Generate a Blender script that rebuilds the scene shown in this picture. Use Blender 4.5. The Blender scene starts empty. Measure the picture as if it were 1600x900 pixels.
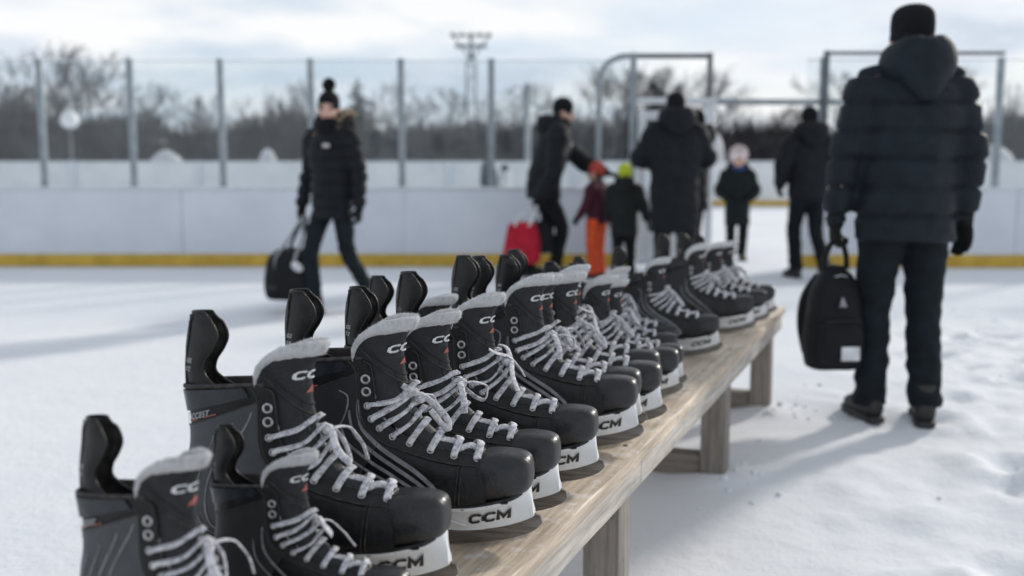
import bpy, bmesh, math, random
from mathutils import Vector, Matrix, noise
R = math.radians
SC = bpy.context.scene
COL = SC.collection
V = Vector
random.seed(7)

# ------------------------------------------------------------------ materials
def nmat(name):
    m = bpy.data.materials.new(name); m.use_nodes = True
    nt = m.node_tree
    return m, nt, nt.nodes['Principled BSDF']

def N(nt, typ, **kw):
    n = nt.nodes.new(typ)
    for k, v in kw.items():
        if k.startswith('i_'):
            n.inputs[k[2:]].default_value = v
        else:
            setattr(n, k, v)
    return n

def ramp(nt, src, stops):
    r = N(nt, 'ShaderNodeValToRGB')
    e = r.color_ramp.elements
    while len(e) < len(stops): e.new(0.5)
    for q, (p, c) in zip(e, stops):
        q.position = p
        q.color = (c, c, c, 1) if isinstance(c, (int, float)) else (*c, 1)
    nt.links.new(src, r.inputs[0])
    return r.outputs[0]

def coords(nt, scale=(1, 1, 1), kind='Object'):
    tc = N(nt, 'ShaderNodeTexCoord'); mp = N(nt, 'ShaderNodeMapping')
    mp.inputs['Scale'].default_value = scale
    nt.links.new(tc.outputs[kind], mp.inputs[0])
    return mp.outputs[0]

def noise_tex(nt, vec, scale, detail=4, rough=0.55):
    n = N(nt, 'ShaderNodeTexNoise')
    n.inputs['Scale'].default_value = scale
    n.inputs['Detail'].default_value = detail
    n.inputs['Roughness'].default_value = rough
    nt.links.new(vec, n.inputs['Vector'])
    return n.outputs['Fac']

def bump(nt, b, src, strength, dist=0.01):
    n = N(nt, 'ShaderNodeBump'); n.inputs['Strength'].default_value = strength
    n.inputs['Distance'].default_value = dist
    nt.links.new(src, n.inputs['Height'])
    if b.inputs['Normal'].is_linked:
        nt.links.new(b.inputs['Normal'].links[0].from_socket, n.inputs['Normal'])
    nt.links.new(n.outputs[0], b.inputs['Normal'])

def simple(name, c0, c1, scale=20, rough=0.6, r2=None, bs=0.1, bscale=None, metal=0, dist=0.002, stretch=(1, 1, 1), lo=.35, hi=.65, spec=0.5, coat=0, fine=None):
    """two-tone noise material with varying roughness and a bump"""
    m, nt, b = nmat(name)
    vec = coords(nt, stretch)
    f = noise_tex(nt, vec, scale, 5)
    nt.links.new(ramp(nt, f, [(lo, c0), (hi, c1)]), b.inputs['Base Color'])
    f2 = noise_tex(nt, vec, scale * 2.3, 4)
    nt.links.new(ramp(nt, f2, [(.3, rough), (.7, r2 if r2 is not None else rough)]), b.inputs['Roughness'])
    b.inputs['Metallic'].default_value = metal
    b.inputs['Specular IOR Level'].default_value = spec
    b.inputs['Coat Weight'].default_value = coat
    if bs:
        bump(nt, b, noise_tex(nt, vec, bscale or scale * 4, 3), bs, dist)
    if fine:
        bump(nt, b, noise_tex(nt, vec, fine[0], 2), fine[1], dist)
    return m

M = {}
# skates
def leather(name, c0, c1, rough, r2, scuff=0.3, bs=.25, spec=.4):
    m, nt, b = nmat(name)
    vec = coords(nt)
    f = noise_tex(nt, vec, 38, 6, .65)
    base = ramp(nt, f, [(.35, c0), (.7, c1)])
    sc_ = noise_tex(nt, vec, 90, 8, .75)
    big = noise_tex(nt, vec, 14, 2)
    mul = N(nt, 'ShaderNodeMath', operation='MULTIPLY')
    nt.links.new(ramp(nt, sc_, [(.58, 0.), (.72, 1.)]), mul.inputs[0])
    nt.links.new(ramp(nt, big, [(.45, 0.), (.75, scuff)]), mul.inputs[1])
    mix = N(nt, 'ShaderNodeMix', data_type='RGBA')
    nt.links.new(mul.outputs[0], mix.inputs['Factor'])
    nt.links.new(base, mix.inputs['A']); mix.inputs['B'].default_value = (.22, .22, .23, 1)
    nt.links.new(mix.outputs['Result'], b.inputs['Base Color'])
    nt.links.new(ramp(nt, sc_, [(.3, rough), (.75, r2)]), b.inputs['Roughness'])
    b.inputs['Specular IOR Level'].default_value = spec
    bump(nt, b, noise_tex(nt, vec, 260, 3), bs, .002)
    bump(nt, b, noise_tex(nt, vec, 26, 5, .6), .45, .006)
    return m
M['boot'] = leather('black_boot_leather', (.004, .0045, .0055), (.010, .011, .013), .30, .55, .3)
M['cap'] = leather('black_toe_cap', (.006, .0065, .008), (.015, .016, .018), .26, .5, 1.0, .2, .55)
M['stay'] = leather('black_eyestay', (.004, .0045, .0055), (.009, .0095, .011), .40, .6, .25, .4)
M['guard'] = leather('black_guard', (.005, .005, .0055), (.014, .0135, .013), .34, .58, .5)
M['tongue'] = leather('charcoal_tongue', (.012, .013, .015), (.026, .028, .031), .5, .7, .1, .5)
M['gloss'] = simple('glossy_collar', (.012, .016, .022), (.025, .03, .038), 30, .2, .4, .1)
def weave(name, c0, c1):
    m, nt, b = nmat(name)
    vec = coords(nt)
    w = N(nt, 'ShaderNodeTexWave', wave_type='BANDS', bands_direction='DIAGONAL')
    w.inputs['Scale'].default_value = 170; w.inputs['Distortion'].default_value = 1.5
    w.inputs['Detail Scale'].default_value = 3
    nt.links.new(vec, w.inputs['Vector'])
    f = noise_tex(nt, vec, 22, 5)
    mix = N(nt, 'ShaderNodeMix', data_type='RGBA')
    nt.links.new(ramp(nt, w.outputs['Fac'], [(.2, 0.), (.8, .55)]), mix.inputs['Factor'])
    nt.links.new(ramp(nt, f, [(.3, c0), (.7, c1)]), mix.inputs['A'])
    mix.inputs['B'].default_value = (*[x * 1.9 for x in c1], 1)
    nt.links.new(mix.outputs['Result'], b.inputs['Base Color'])
    b.inputs['Roughness'].default_value = .5
    bump(nt, b, w.outputs['Fac'], .25, .0008)
    return m
M['grey_panel'] = weave('grey_woven_quarter', (.022, .024, .029), (.055, .058, .066))
M['dark_panel'] = weave('dark_woven_quarter', (.006, .0065, .008), (.013, .014, .017))
M['line'] = simple('silver_swoosh', (.16, .165, .175), (.30, .305, .32), 60, .4, .6, 0)
M['white_print'] = simple('white_print', (.55, .56, .58), (.75, .75, .76), 80, .5, .6, 0)
M['red_print'] = simple('red_print', (.30, .07, .06), (.42, .14, .11), 80, .5, .6, 0)
M['black_print'] = simple('black_print', (.012, .012, .014), (.03, .03, .03), 120, .5, .6, 0)
M['silver'] = simple('worn_silver', (.4, .4, .41), (.62, .62, .62), 160, .3, .5, .1, metal=.9)
def felt(name):
    m, nt, b = nmat(name)
    vec = coords(nt)
    f = noise_tex(nt, vec, 60, 8, .8)
    nt.links.new(ramp(nt, f, [(.28, (.36, .36, .375)), (.48, (.62, .62, .63)), (.7, (.82, .82, .82))]), b.inputs['Base Color'])
    b.inputs['Roughness'].default_value = .95
    b.inputs['Sheen Weight'].default_value = .4
    bump(nt, b, noise_tex(nt, vec, 420, 4, .8), .9, .003)
    return m
M['felt'] = felt('grey_felt')
def lace_mat():
    m, nt, b = nmat('mottled_lace')
    vec = coords(nt)
    f = noise_tex(nt, vec, 110, 6, .75)
    nt.links.new(ramp(nt, f, [(.34, (.20, .195, .225)), (.45, (.50, .495, .53)), (.58, (.80, .79, .81))]), b.inputs['Base Color'])
    b.inputs['Roughness'].default_value = .9
    v = N(nt, 'ShaderNodeTexVoronoi'); v.inputs['Scale'].default_value = 520
    nt.links.new(vec, v.inputs['Vector'])
    bump(nt, b, v.outputs['Distance'], .6, .0012)
    return m
M['lace'] = lace_mat()
def plastic_white():
    m, nt, b = nmat('white_holder_plastic')
    vec = coords(nt)
    f = noise_tex(nt, vec, 9, 6, .65)
    st = N(nt, 'ShaderNodeMapping'); st.inputs['Scale'].default_value = (4, 40, 60); st.inputs['Rotation'].default_value = (0, .5, 0)
    nt.links.new(vec, st.inputs[0])
    scr = noise_tex(nt, st.outputs[0], 9, 4, .7)
    mix = N(nt, 'ShaderNodeMix', data_type='RGBA')
    nt.links.new(ramp(nt, scr, [(.64, 0.), (.72, .45)]), mix.inputs['Factor'])
    nt.links.new(ramp(nt, f, [(.3, (.60, .61, .62)), (.65, (.82, .83, .83))]), mix.inputs['A'])
    mix.inputs['B'].default_value = (.33, .33, .33, 1)
    nt.links.new(mix.outputs['Result'], b.inputs['Base Color'])
    b.inputs['Roughness'].default_value = .42
    bump(nt, b, scr, .15, .001)
    return m
M['holder'] = plastic_white()
M['steel'] = simple('brushed_dark_steel', (.11, .10, .09), (.24, .225, .21), 40, .32, .6, .25, 200, metal=.85, stretch=(.3, 1, 3))
M['sole'] = simple('black_outsole', (.012, .012, .013), (.025, .025, .026), 60, .5, .7, .2)
M['inner'] = simple('inner_lining', (.03, .022, .02), (.06, .045, .04), 60, .8, .9, .3)
M['piping'] = simple('edge_piping', (.02, .019, .018), (.075, .065, .055), 70, .5, .7, .1, lo=.45, hi=.75)

# bench wood
def wood(name, c, dark, frost=.0, axis=0):
    m, nt, b = nmat(name)
    st = [16., 16., 16.]; st[axis] = .9
    vec = coords(nt, st)
    g = noise_tex(nt, vec, 4, 8, .7)
    base = ramp(nt, g, [(.28, dark), (.45, [x * .72 for x in c]), (.6, c), (.8, [min(1, x * 1.18) for x in c])])
    vec2 = coords(nt)
    big = noise_tex(nt, vec2, 3.5, 5)
    mix = N(nt, 'ShaderNodeMix', data_type='RGBA', blend_type='MULTIPLY')
    mix.inputs['Factor'].default_value = .8
    nt.links.new(base, mix.inputs['A'])
    nt.links.new(ramp(nt, big, [(.3, (.74, .72, .70)), (.6, (1, 1, 1))]), mix.inputs['B'])
    out = mix.outputs['Result']
    kn = noise_tex(nt, vec2, 17, 6, .7)
    mk = N(nt, 'ShaderNodeMix', data_type='RGBA', blend_type='MULTIPLY')
    nt.links.new(ramp(nt, kn, [(.60, 0.), (.70, .85)]), mk.inputs['Factor'])
    nt.links.new(out, mk.inputs['A']); mk.inputs['B'].default_value = (.42, .37, .33, 1)
    out = mk.outputs['Result']
    if frost:
        mf = N(nt, 'ShaderNodeMix', data_type='RGBA')
        fr = noise_tex(nt, vec2, 26, 8, .75)
        geo = N(nt, 'ShaderNodeNewGeometry'); sx = N(nt, 'ShaderNodeSeparateXYZ')
        nt.links.new(geo.outputs['Normal'], sx.inputs[0])
        mm = N(nt, 'ShaderNodeMath', operation='MULTIPLY')
        nt.links.new(ramp(nt, fr, [(.52, 0.), (.75, frost)]), mm.inputs[0])
        nt.links.new(ramp(nt, sx.outputs[2], [(.6, 0.15), (.9, 1.)]), mm.inputs[1])
        nt.links.new(mm.outputs[0], mf.inputs['Factor'])
        nt.links.new(out, mf.inputs['A']); mf.inputs['B'].default_value = (.78, .79, .82, 1)
        out = mf.outputs['Result']
    nt.links.new(out, b.inputs['Base Color'])
    nt.links.new(ramp(nt, big, [(.35, .52), (.65, .74)]), b.inputs['Roughness'])
    bump(nt, b, g, .5, .004)
    return m
M['plank'] = wood('weathered_plank', (.72, .60, .47), (.32, .25, .185), .85)
M['apron'] = wood('pale_apron_board', (.64, .59, .53), (.28, .25, .23), .45)
M['post'] = wood('grey_post_wood', (.31, .275, .24), (.11, .095, .08), .0, 2)
M['rail'] = wood('grey_rail_wood', (.26, .22, .185), (.08, .065, .055), .25, 1)
M['bracket'] = simple('green_grey_bracket', (.09, .115, .105), (.17, .19, .175), 40, .5, .7, .2, metal=.3)

# rink
M['board'] = simple('white_board', (.60, .635, .70), (.70, .725, .775), 2.2, .4, .6, .05, 30, lo=.3, hi=.7)
def board_mat():
    m, nt, b = nmat('scuffed_white_board')
    vec = coords(nt)
    f = noise_tex(nt, vec, 1.7, 6, .6)
    mk = N(nt, 'ShaderNodeMapping'); mk.inputs['Scale'].default_value = (1.2, 1, 7); mk.inputs['Rotation'].default_value = (0, .12, 0)
    nt.links.new(vec, mk.inputs[0])
    k = noise_tex(nt, mk.outputs[0], 3.2, 8, .75)
    sp = noise_tex(nt, vec, 16, 3, .5)
    add = N(nt, 'ShaderNodeMath', operation='ADD')
    nt.links.new(ramp(nt, k, [(.60, 0.), (.74, .42)]), add.inputs[0]); nt.links.new(ramp(nt, sp, [(.70, 0.), (.75, .5)]), add.inputs[1])
    mix = N(nt, 'ShaderNodeMix', data_type='RGBA')
    nt.links.new(add.outputs[0], mix.inputs['Factor'])
    nt.links.new(ramp(nt, f, [(.3, (.60, .635, .70)), (.7, (.71, .735, .785))]), mix.inputs['A']); mix.inputs['B'].default_value = (.22, .23, .26, 1)
    nt.links.new(mix.outputs['Result'], b.inputs['Base Color']); b.inputs['Roughness'].default_value = .45
    return m
M['board'] = board_mat()
M['farboard'] = simple('far_white_board', (.70, .71, .72), (.80, .80, .80), 1.5, .5, .7, .0)
M['yellow'] = simple('yellow_kick_plate', (.46, .29, .025), (.62, .40, .05), 5, .45, .6, .1)
M['alu'] = simple('grey_aluminium', (.25, .285, .31), (.35, .385, .41), 8, .45, .6, .05, metal=.35)
M['darkalu'] = simple('dark_frame_metal', (.09, .105, .12), (.14, .16, .175), 8, .45, .6, .05, metal=.3)
M['whitemetal'] = simple('white_frame_metal', (.62, .65, .68), (.74, .76, .78), 8, .5, .6, .05)
def glass():
    m = bpy.data.materials.new('rink_glass'); m.use_nodes = True
    nt = m.node_tree; nt.nodes.clear()
    out = N(nt, 'ShaderNodeOutputMaterial'); mix = N(nt, 'ShaderNodeMixShader'); mix2 = N(nt, 'ShaderNodeMixShader')
    tr = N(nt, 'ShaderNodeBsdfTransparent'); tr.inputs[0].default_value = (.955, .975, .98, 1)
    gl = N(nt, 'ShaderNodeBsdfGlossy'); gl.inputs['Roughness'].default_value = .06
    df = N(nt, 'ShaderNodeBsdfDiffuse'); df.inputs[0].default_value = (.75, .8, .83, 1)
    vec = coords(nt)
    nt.links.new(ramp(nt, noise_tex(nt, vec, 1.4, 5, .6), [(.3, .005), (.75, .05)]), mix2.inputs[0])
    nt.links.new(tr.outputs[0], mix2.inputs[1]); nt.links.new(df.outputs[0], mix2.inputs[2])
    mix.inputs[0].default_value = .04
    nt.links.new(mix2.outputs[0], mix.inputs[1]); nt.links.new(gl.outputs[0], mix.inputs[2])
    nt.links.new(mix.outputs[0], out.inputs[0])
    return m
M['glass'] = glass()

# people
def fabric(name, c, rough=.75, wr=.6, scale=14, spec=.2):
    m, nt, b = nmat(name)
    vec = coords(nt)
    f = noise_tex(nt, vec, scale, 5)
    nt.links.new(ramp(nt, f, [(.3, [x * .75 for x in c]), (.7, [x * 1.3 for x in c])]), b.inputs['Base Color'])
    b.inputs['Roughness'].default_value = rough
    b.inputs['Specular IOR Level'].default_value = spec
    b.inputs['Sheen Weight'].default_value = .02
    bump(nt, b, noise_tex(nt, vec, 24, 4, .6), wr, .012)
    bump(nt, b, noise_tex(nt, vec, 400, 2), .2, .001)
    return m
M['navy'] = fabric('navy_puffer', (.0105, .0155, .022), .62)
M['blackjkt'] = fabric('black_jacket', (.009, .0105, .014), .7)
M['darkpants'] = fabric('dark_trousers', (.009, .0135, .018), .85)
M['blackpants'] = fabric('black_trousers', (.008, .0095, .012), .85)
M['greenjkt'] = fabric('dark_green_jacket', (.010, .0145, .0155), .8)
M['charjkt'] = fabric('charcoal_jacket', (.018, .02, .02), .8)
M['redsuit'] = fabric('orange_red_snow_trousers', (.66, .085, .025), .7)
M['plum'] = fabric('plum_jacket', (.06, .014, .026), .75)
M['knit'] = fabric('black_knit', (.009, .01, .012), .95, .9)
M['lime'] = fabric('lime_knit', (.50, .58, .04), .9)
M['pinkwhite'] = fabric('pale_pink_fluff', (.80, .72, .72), .95, 1)
M['redknit'] = fabric('red_knit', (.42, .07, .05), .9)
M['whitefab'] = fabric('white_fabric', (.66, .67, .69), .85)
M['slate'] = fabric('slate_jacket', (.05, .06, .075), .8)
M['fur'] = fabric('tan_fur', (.42, .34, .25), 1., 1, 60)
M['glove'] = fabric('black_glove', (.007, .008, .009), .75)
M['bag'] = fabric('black_bag_nylon', (.008, .009, .011), .6)
M['redbag'] = fabric('red_bag_cloth', (.40, .010, .028), .65)
M['lightgrey'] = fabric('light_grey_webbing', (.30, .31, .33), .7)
M['shoe'] = simple('dark_shoe', (.012, .012, .013), (.03, .028, .026), 30, .5, .7, .2)
M['tanshoe'] = simple('brown_shoe', (.08, .06, .045), (.14, .11, .08), 30, .6, .8, .2)
M['hair'] = simple('dark_hair', (.012, .009, .007), (.03, .022, .016), 90, .5, .6, .3, stretch=(1, 1, .2))
M['eye'] = simple('dark_eye', (.01, .008, .007), (.02, .015, .012), 20, .15, .2, 0)
def skin():
    m, nt, b = nmat('cold_skin')
    vec = coords(nt)
    nt.links.new(ramp(nt, noise_tex(nt, vec, 16, 4), [(.35, (.60, .35, .28)), (.65, (.70, .45, .37))]), b.inputs['Base Color'])
    b.inputs['Roughness'].default_value = .55
    b.inputs['Subsurface Weight'].default_value = .08
    b.inputs['Subsurface Radius'].default_value = (.01, .004, .002)
    return m
M['skin'] = skin()
M['lip'] = simple('lips', (.38, .15, .13), (.44, .19, .16), 30, .5, .6, 0)

# vegetation
def bark(name, c):
    return simple(name, [x * .7 for x in c], [x * 1.35 for x in c], 1.2, .85, .95, .3, 8, spec=.2, dist=.02)
M['bark'] = bark('grey_bark', (.040, .041, .047))
M['twig'] = bark('grey_twigs', (.056, .053, .057))
M['brown'] = bark('brown_twigs', (.068, .060, .060))
M['needle'] = bark('dark_needles', (.032, .042, .043))
M['roofsnow'] = simple('roof_snow', (.34, .35, .38), (.62, .63, .66), 3, .7, .8, .2)
M['cabin'] = simple('dark_cabin_boards', (.06, .05, .047), (.12, .10, .09), 4, .7, .85, .2, stretch=(.3, .3, 6))
M['globe'] = simple('opal_globe', (.74, .75, .77), (.82, .82, .83), 5, .3, .4, 0)
M['paleplastic'] = simple('pale_box', (.55, .58, .60), (.66, .68, .70), 6, .5, .6, 0)

def snow_mat():
    m, nt, b = nmat('snow')
    vec = coords(nt)
    big = noise_tex(nt, vec, .55, 5, .6)
    nt.links.new(ramp(nt, big, [(.3, (.76, .785, .83)), (.7, (.86, .87, .89))]), b.inputs['Base Color'])
    st = N(nt, 'ShaderNodeMapping'); st.inputs['Scale'].default_value = (.5, 11, 1); st.inputs['Rotation'].default_value = (0, 0, .5)
    nt.links.new(vec, st.inputs[0])
    st2 = N(nt, 'ShaderNodeMapping'); st2.inputs['Scale'].default_value = (.6, 14, 1); st2.inputs['Rotation'].default_value = (0, 0, -.35)
    nt.links.new(vec, st2.inputs[0])
    mx = N(nt, 'ShaderNodeMath', operation='ADD')
    nt.links.new(ramp(nt, noise_tex(nt, st.outputs[0], 2.2, 6, .65), [(.60, 0.), (.68, .5)]), mx.inputs[0])
    nt.links.new(ramp(nt, noise_tex(nt, st2.outputs[0], 2.2, 6, .65), [(.60, 0.), (.68, .5)]), mx.inputs[1])
    cm = N(nt, 'ShaderNodeMix', data_type='RGBA')
    nt.links.new(mx.outputs[0], cm.inputs['Factor'])
    nt.links.new(b.inputs['Base Color'].links[0].from_socket, cm.inputs['A']); cm.inputs['B'].default_value = (.70, .74, .80, 1)
    nt.links.new(cm.outputs['Result'], b.inputs['Base Color'])
    b.inputs['Roughness'].default_value = .9
    b.inputs['Specular IOR Level'].default_value = .08
    b.inputs['Subsurface Weight'].default_value = 0
    bump(nt, b, noise_tex(nt, vec, 9, 7, .7), .35, .03)
    bump(nt, b, noise_tex(nt, vec, 70, 5, .7), .35, .006)
    return m
M['snow'] = snow_mat()

# ------------------------------------------------------------------ mesh tools
def catmull(pts, n):
    """resample a list of equal-length tuples into n+1 points"""
    m = len(pts) - 1
    out = []
    for i in range(n + 1):
        s = i / n * m
        k = min(int(s), m - 1); f = s - k
        p0 = pts[max(k - 1, 0)]; p1 = pts[k]; p2 = pts[k + 1]; p3 = pts[min(k + 2, m)]
        out.append(tuple(.5 * (2 * b + (c - a) * f + (2 * a - 5 * b + 4 * c - d) * f * f + (3 * b - a - 3 * c + d) * f ** 3)
                         for a, b, c, d in zip(p0, p1, p2, p3)))
    return out

def evalc(pts, s):
    m = len(pts) - 1
    s = max(0., min(float(m), s))
    k = min(int(s), m - 1); f = s - k
    p0 = pts[max(k - 1, 0)]; p1 = pts[k]; p2 = pts[k + 1]; p3 = pts[min(k + 2, m)]
    return tuple(.5 * (2 * b + (c - a) * f + (2 * a - 5 * b + 4 * c - d) * f * f + (3 * b - a - 3 * c + d) * f ** 3)
                 for a, b, c, d in zip(p0, p1, p2, p3))

class MB:
    def __init__(s): s.v = []; s.f = []; s.m = []
    def add(s, vs, fs, mi=0):
        b = len(s.v); s.v += [tuple(v) for v in vs]
        s.f += [tuple(b + i for i in f) for f in fs]; s.m += [mi] * len(fs)
        return s
    def grid(s, fn, us, vs, mi=0, closeu=False, flip=False):
        P = [fn(u, v) for v in vs for u in us]
        nu, nv = len(us), len(vs); F = []
        for j in range(nv - 1):
            for i in range(nu if closeu else nu - 1):
                a = j * nu + i; b_ = j * nu + (i + 1) % nu
                q = (a, b_, b_ + nu, a + nu)
                F.append(q[::-1] if flip else q)
        return s.add(P, F, mi)
    def tube(s, pts, rad, n=8, sub=None, side=None, mi=0, cap=True, expo=2):
        """pts: points, rad: radius or (ra, rb) each; ra along side, rb across"""
        k = len(pts)
        if not isinstance(rad, (list, tuple)): rad = [rad] * k
        rad = [r if isinstance(r, (list, tuple)) else (r, r) for r in rad]
        if len(rad) != k: rad = [rad[0]] * k
        data = [(*p, *r) for p, r in zip(pts, rad)]
        if sub: data = catmull(data, sub)
        P = [V(d[:3]) for d in data]; RR = [(max(d[3], 1e-5), max(d[4], 1e-5)) for d in data]
        L = len(P); vs = []; prev = V(side) if side is not None else None
        for i in range(L):
            t = (P[min(i + 1, L - 1)] - P[max(i - 1, 0)])
            t = t.normalized() if t.length > 1e-9 else V((0, 0, 1))
            if prev is None:
                prev = V((1, 0, 0)) if abs(t.x) < .8 else V((0, 1, 0))
            sd = (V(side) if side is not None else prev); sd = sd - t * sd.dot(t)
            if sd.length < .15: sd = prev - t * prev.dot(t)
            sd.normalize(); prev = sd
            up = t.cross(sd)
            for q in range(n):
                a = 2 * math.pi * q / n
                ca, sa = math.cos(a), math.sin(a)
                if expo != 2:
                    ca = math.copysign(abs(ca) ** (2 / expo), ca); sa = math.copysign(abs(sa) ** (2 / expo), sa)
                vs.append(P[i] + sd * ca * RR[i][0] + up * sa * RR[i][1])
        fs = []
        for i in range(L - 1):
            for q in range(n):
                a = i * n + q; b_ = i * n + (q + 1) % n
                fs.append((a, b_, b_ + n, a + n))
        if cap:
            fs.append(tuple(range(n))[::-1]); fs.append(tuple((L - 1) * n + q for q in range(n)))
        return s.add(vs, fs, mi)
    def ell(s, c, r, rot=None, n=16, m=10, mi=0):
        c = V(c); vs = []; fs = []
        rot = rot or Matrix.Identity(3)
        for j in range(1, m):
            th = math.pi * j / m
            for i in range(n):
                ph = 2 * math.pi * i / n
                vs.append(c + rot @ V((r[0] * math.sin(th) * math.cos(ph), r[1] * math.sin(th) * math.sin(ph), r[2] * math.cos(th))))
        for j in range(m - 2):
            for i in range(n):
                a = j * n + i; b_ = j * n + (i + 1) % n
                fs.append((a, a + n, b_ + n, b_))
        t = len(vs); vs.append(c + rot @ V((0, 0, r[2]))); vs.append(c + rot @ V((0, 0, -r[2])))
        for i in range(n):
            fs.append((t, i, (i + 1) % n)); fs.append((t + 1, (m - 2) * n + (i + 1) % n, (m - 2) * n + i))
        return s.add(vs, fs, mi)
    def box(s, lo, hi, bev=0, mi=0, mat=None, seg=2):
        bm = bmesh.new()
        bmesh.ops.create_cube(bm, size=1)
        lo, hi = V(lo), V(hi)
        for v in bm.verts:
            v.co = V([(lo[i] + hi[i]) / 2 + v.co[i] * (hi[i] - lo[i]) for i in range(3)])
        if bev: bmesh.ops.bevel(bm, geom=bm.edges[:] , offset=bev, segments=seg, affect='EDGES', profile=.5)
        if mat: bmesh.ops.transform(bm, matrix=mat, verts=bm.verts)
        bm.verts.index_update()
        s.add([v.co.copy() for v in bm.verts], [[v.index for v in f.verts] for f in bm.faces], mi)
        bm.free(); return s
    def plank(s, lo, hi, bev, step=.07, amp=.0022):
        """a board whose edges waver a little along x"""
        n = max(2, int((hi[0] - lo[0]) / step)); rows = []
        y0, y1, z0, z1 = lo[1], hi[1], lo[2], hi[2]
        sec = [(y0 + bev, z0), (y1 - bev, z0), (y1, z0 + bev), (y1, z1 - bev), (y1 - bev * .3, z1 - bev * .3), (y1 - bev, z1), (y0 + bev, z1), (y0 + bev * .3, z1 - bev * .3), (y0, z1 - bev), (y0, z0 + bev)]
        for i in range(n + 1):
            x = lo[0] + (hi[0] - lo[0]) * i / n
            rows.append([V((x, y + amp * noise.noise(V((x * 6, q * .9, y0 * 40))), z + (amp * .8 * noise.noise(V((x * 5, q * 1.3 + 9, y0 * 30))) if 2 < q < 9 else 0))) for q, (y, z) in enumerate(sec)])
        m_ = len(sec); vs = [p for r in rows for p in r]
        fs = [(j * m_ + i, j * m_ + (i + 1) % m_, (j + 1) * m_ + (i + 1) % m_, (j + 1) * m_ + i) for j in range(n) for i in range(m_)]
        fs += [tuple(range(m_)), tuple(n * m_ + i for i in range(m_))]
        return s.add(vs, fs)
    def prism(s, poly, y0, y1, mi=0):
        """polygon in x,z extruded along y"""
        n = len(poly)
        vs = [(x, y0, z) for x, z in poly] + [(x, y1, z) for x, z in poly]
        fs = [tuple(range(n)), tuple(range(2 * n - 1, n - 1, -1))]
        for i in range(n):
            j = (i + 1) % n
            fs.append((i, i + n, j + n, j))
        return s.add(vs, fs, mi)
    def xf(s, mat):
        s.v = [tuple(mat @ V(v)) for v in s.v]; return s
    def scale(s, g):
        s.v = [(x * g, y * g, z * g) for x, y, z in s.v]; return s
    def jitter(s, amp, freq, seed=0):
        o = V((seed * 3.1, seed * 1.7, seed))
        s.v = [tuple(V(v) + noise.noise_vector(V(v) * freq + o) * amp) for v in s.v]; return s
    def mesh(s, name, mats, smooth=True):
        me = bpy.data.meshes.new(name)
        me.from_pydata(s.v, [], s.f)
        for m in (mats if isinstance(mats, (list, tuple)) else [mats]): me.materials.append(m)
        me.polygons.foreach_set('material_index', s.m)
        me.polygons.foreach_set('use_smooth', [smooth] * len(s.f))
        me.validate(); me.update()
        bm = bmesh.new(); bm.from_mesh(me)
        bmesh.ops.recalc_face_normals(bm, faces=bm.faces); bm.to_mesh(me); bm.free()
        return me
    def build(s, name, mats, parent=None, smooth=True, auto=None):
        me = s.mesh(name, mats, smooth)
        if auto is not None: me.set_sharp_from_angle(angle=R(auto))
        o = bpy.data.objects.new(name, me); COL.objects.link(o)
        if parent: o.parent = parent
        return o

def apply_mods(o):
    dg = bpy.context.evaluated_depsgraph_get(); dg.update()
    me = bpy.data.meshes.new_from_object(o.evaluated_get(dg))
    old = o.data; o.modifiers.clear(); o.data = me
    nm = old.name; bpy.data.meshes.remove(old); me.name = nm
    return o

def fused(mb, name, mat, parent, voxel, smooth=6, fn=None):
    """union of closed pieces into one continuous surface"""
    o = mb.build(name, mat, None)
    r = o.modifiers.new('r', 'REMESH'); r.mode = 'VOXEL'; r.voxel_size = voxel; r.use_smooth_shade = True
    if smooth:
        s = o.modifiers.new('s', 'SMOOTH'); s.iterations = smooth; s.factor = .5
    apply_mods(o)
    if fn:
        me = o.data
        nor = [v.normal.copy() for v in me.vertices]
        for v, n_ in zip(me.vertices, nor): v.co = fn(v.co.copy(), n_)
        me.update()
    o.data.polygons.foreach_set('use_smooth', [True] * len(o.data.polygons))
    o.parent = parent
    return o

def empty(name, loc=(0, 0, 0), rz=0, label=None, cat=None, group=None, sc=1):
    o = bpy.data.objects.new(name, None); COL.objects.link(o)
    o.location = loc; o.rotation_euler = (0, 0, rz); o.scale = (sc, sc, sc)
    o.empty_display_size = .1
    if label: o['label'] = label
    if cat: o['category'] = cat
    if group: o['group'] = group
    return o

def tag(o, label, cat, group=None, kind=None):
    if label: o['label'] = label
    if cat: o['category'] = cat
    if group: o['group'] = group
    if kind: o['kind'] = kind
    return o

def copy_tree(o, parent=None):
    c = o.copy(); COL.objects.link(c)
    if parent is not None: c.parent = parent
    for ch in list(o.children): copy_tree(ch, c)
    return c

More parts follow.
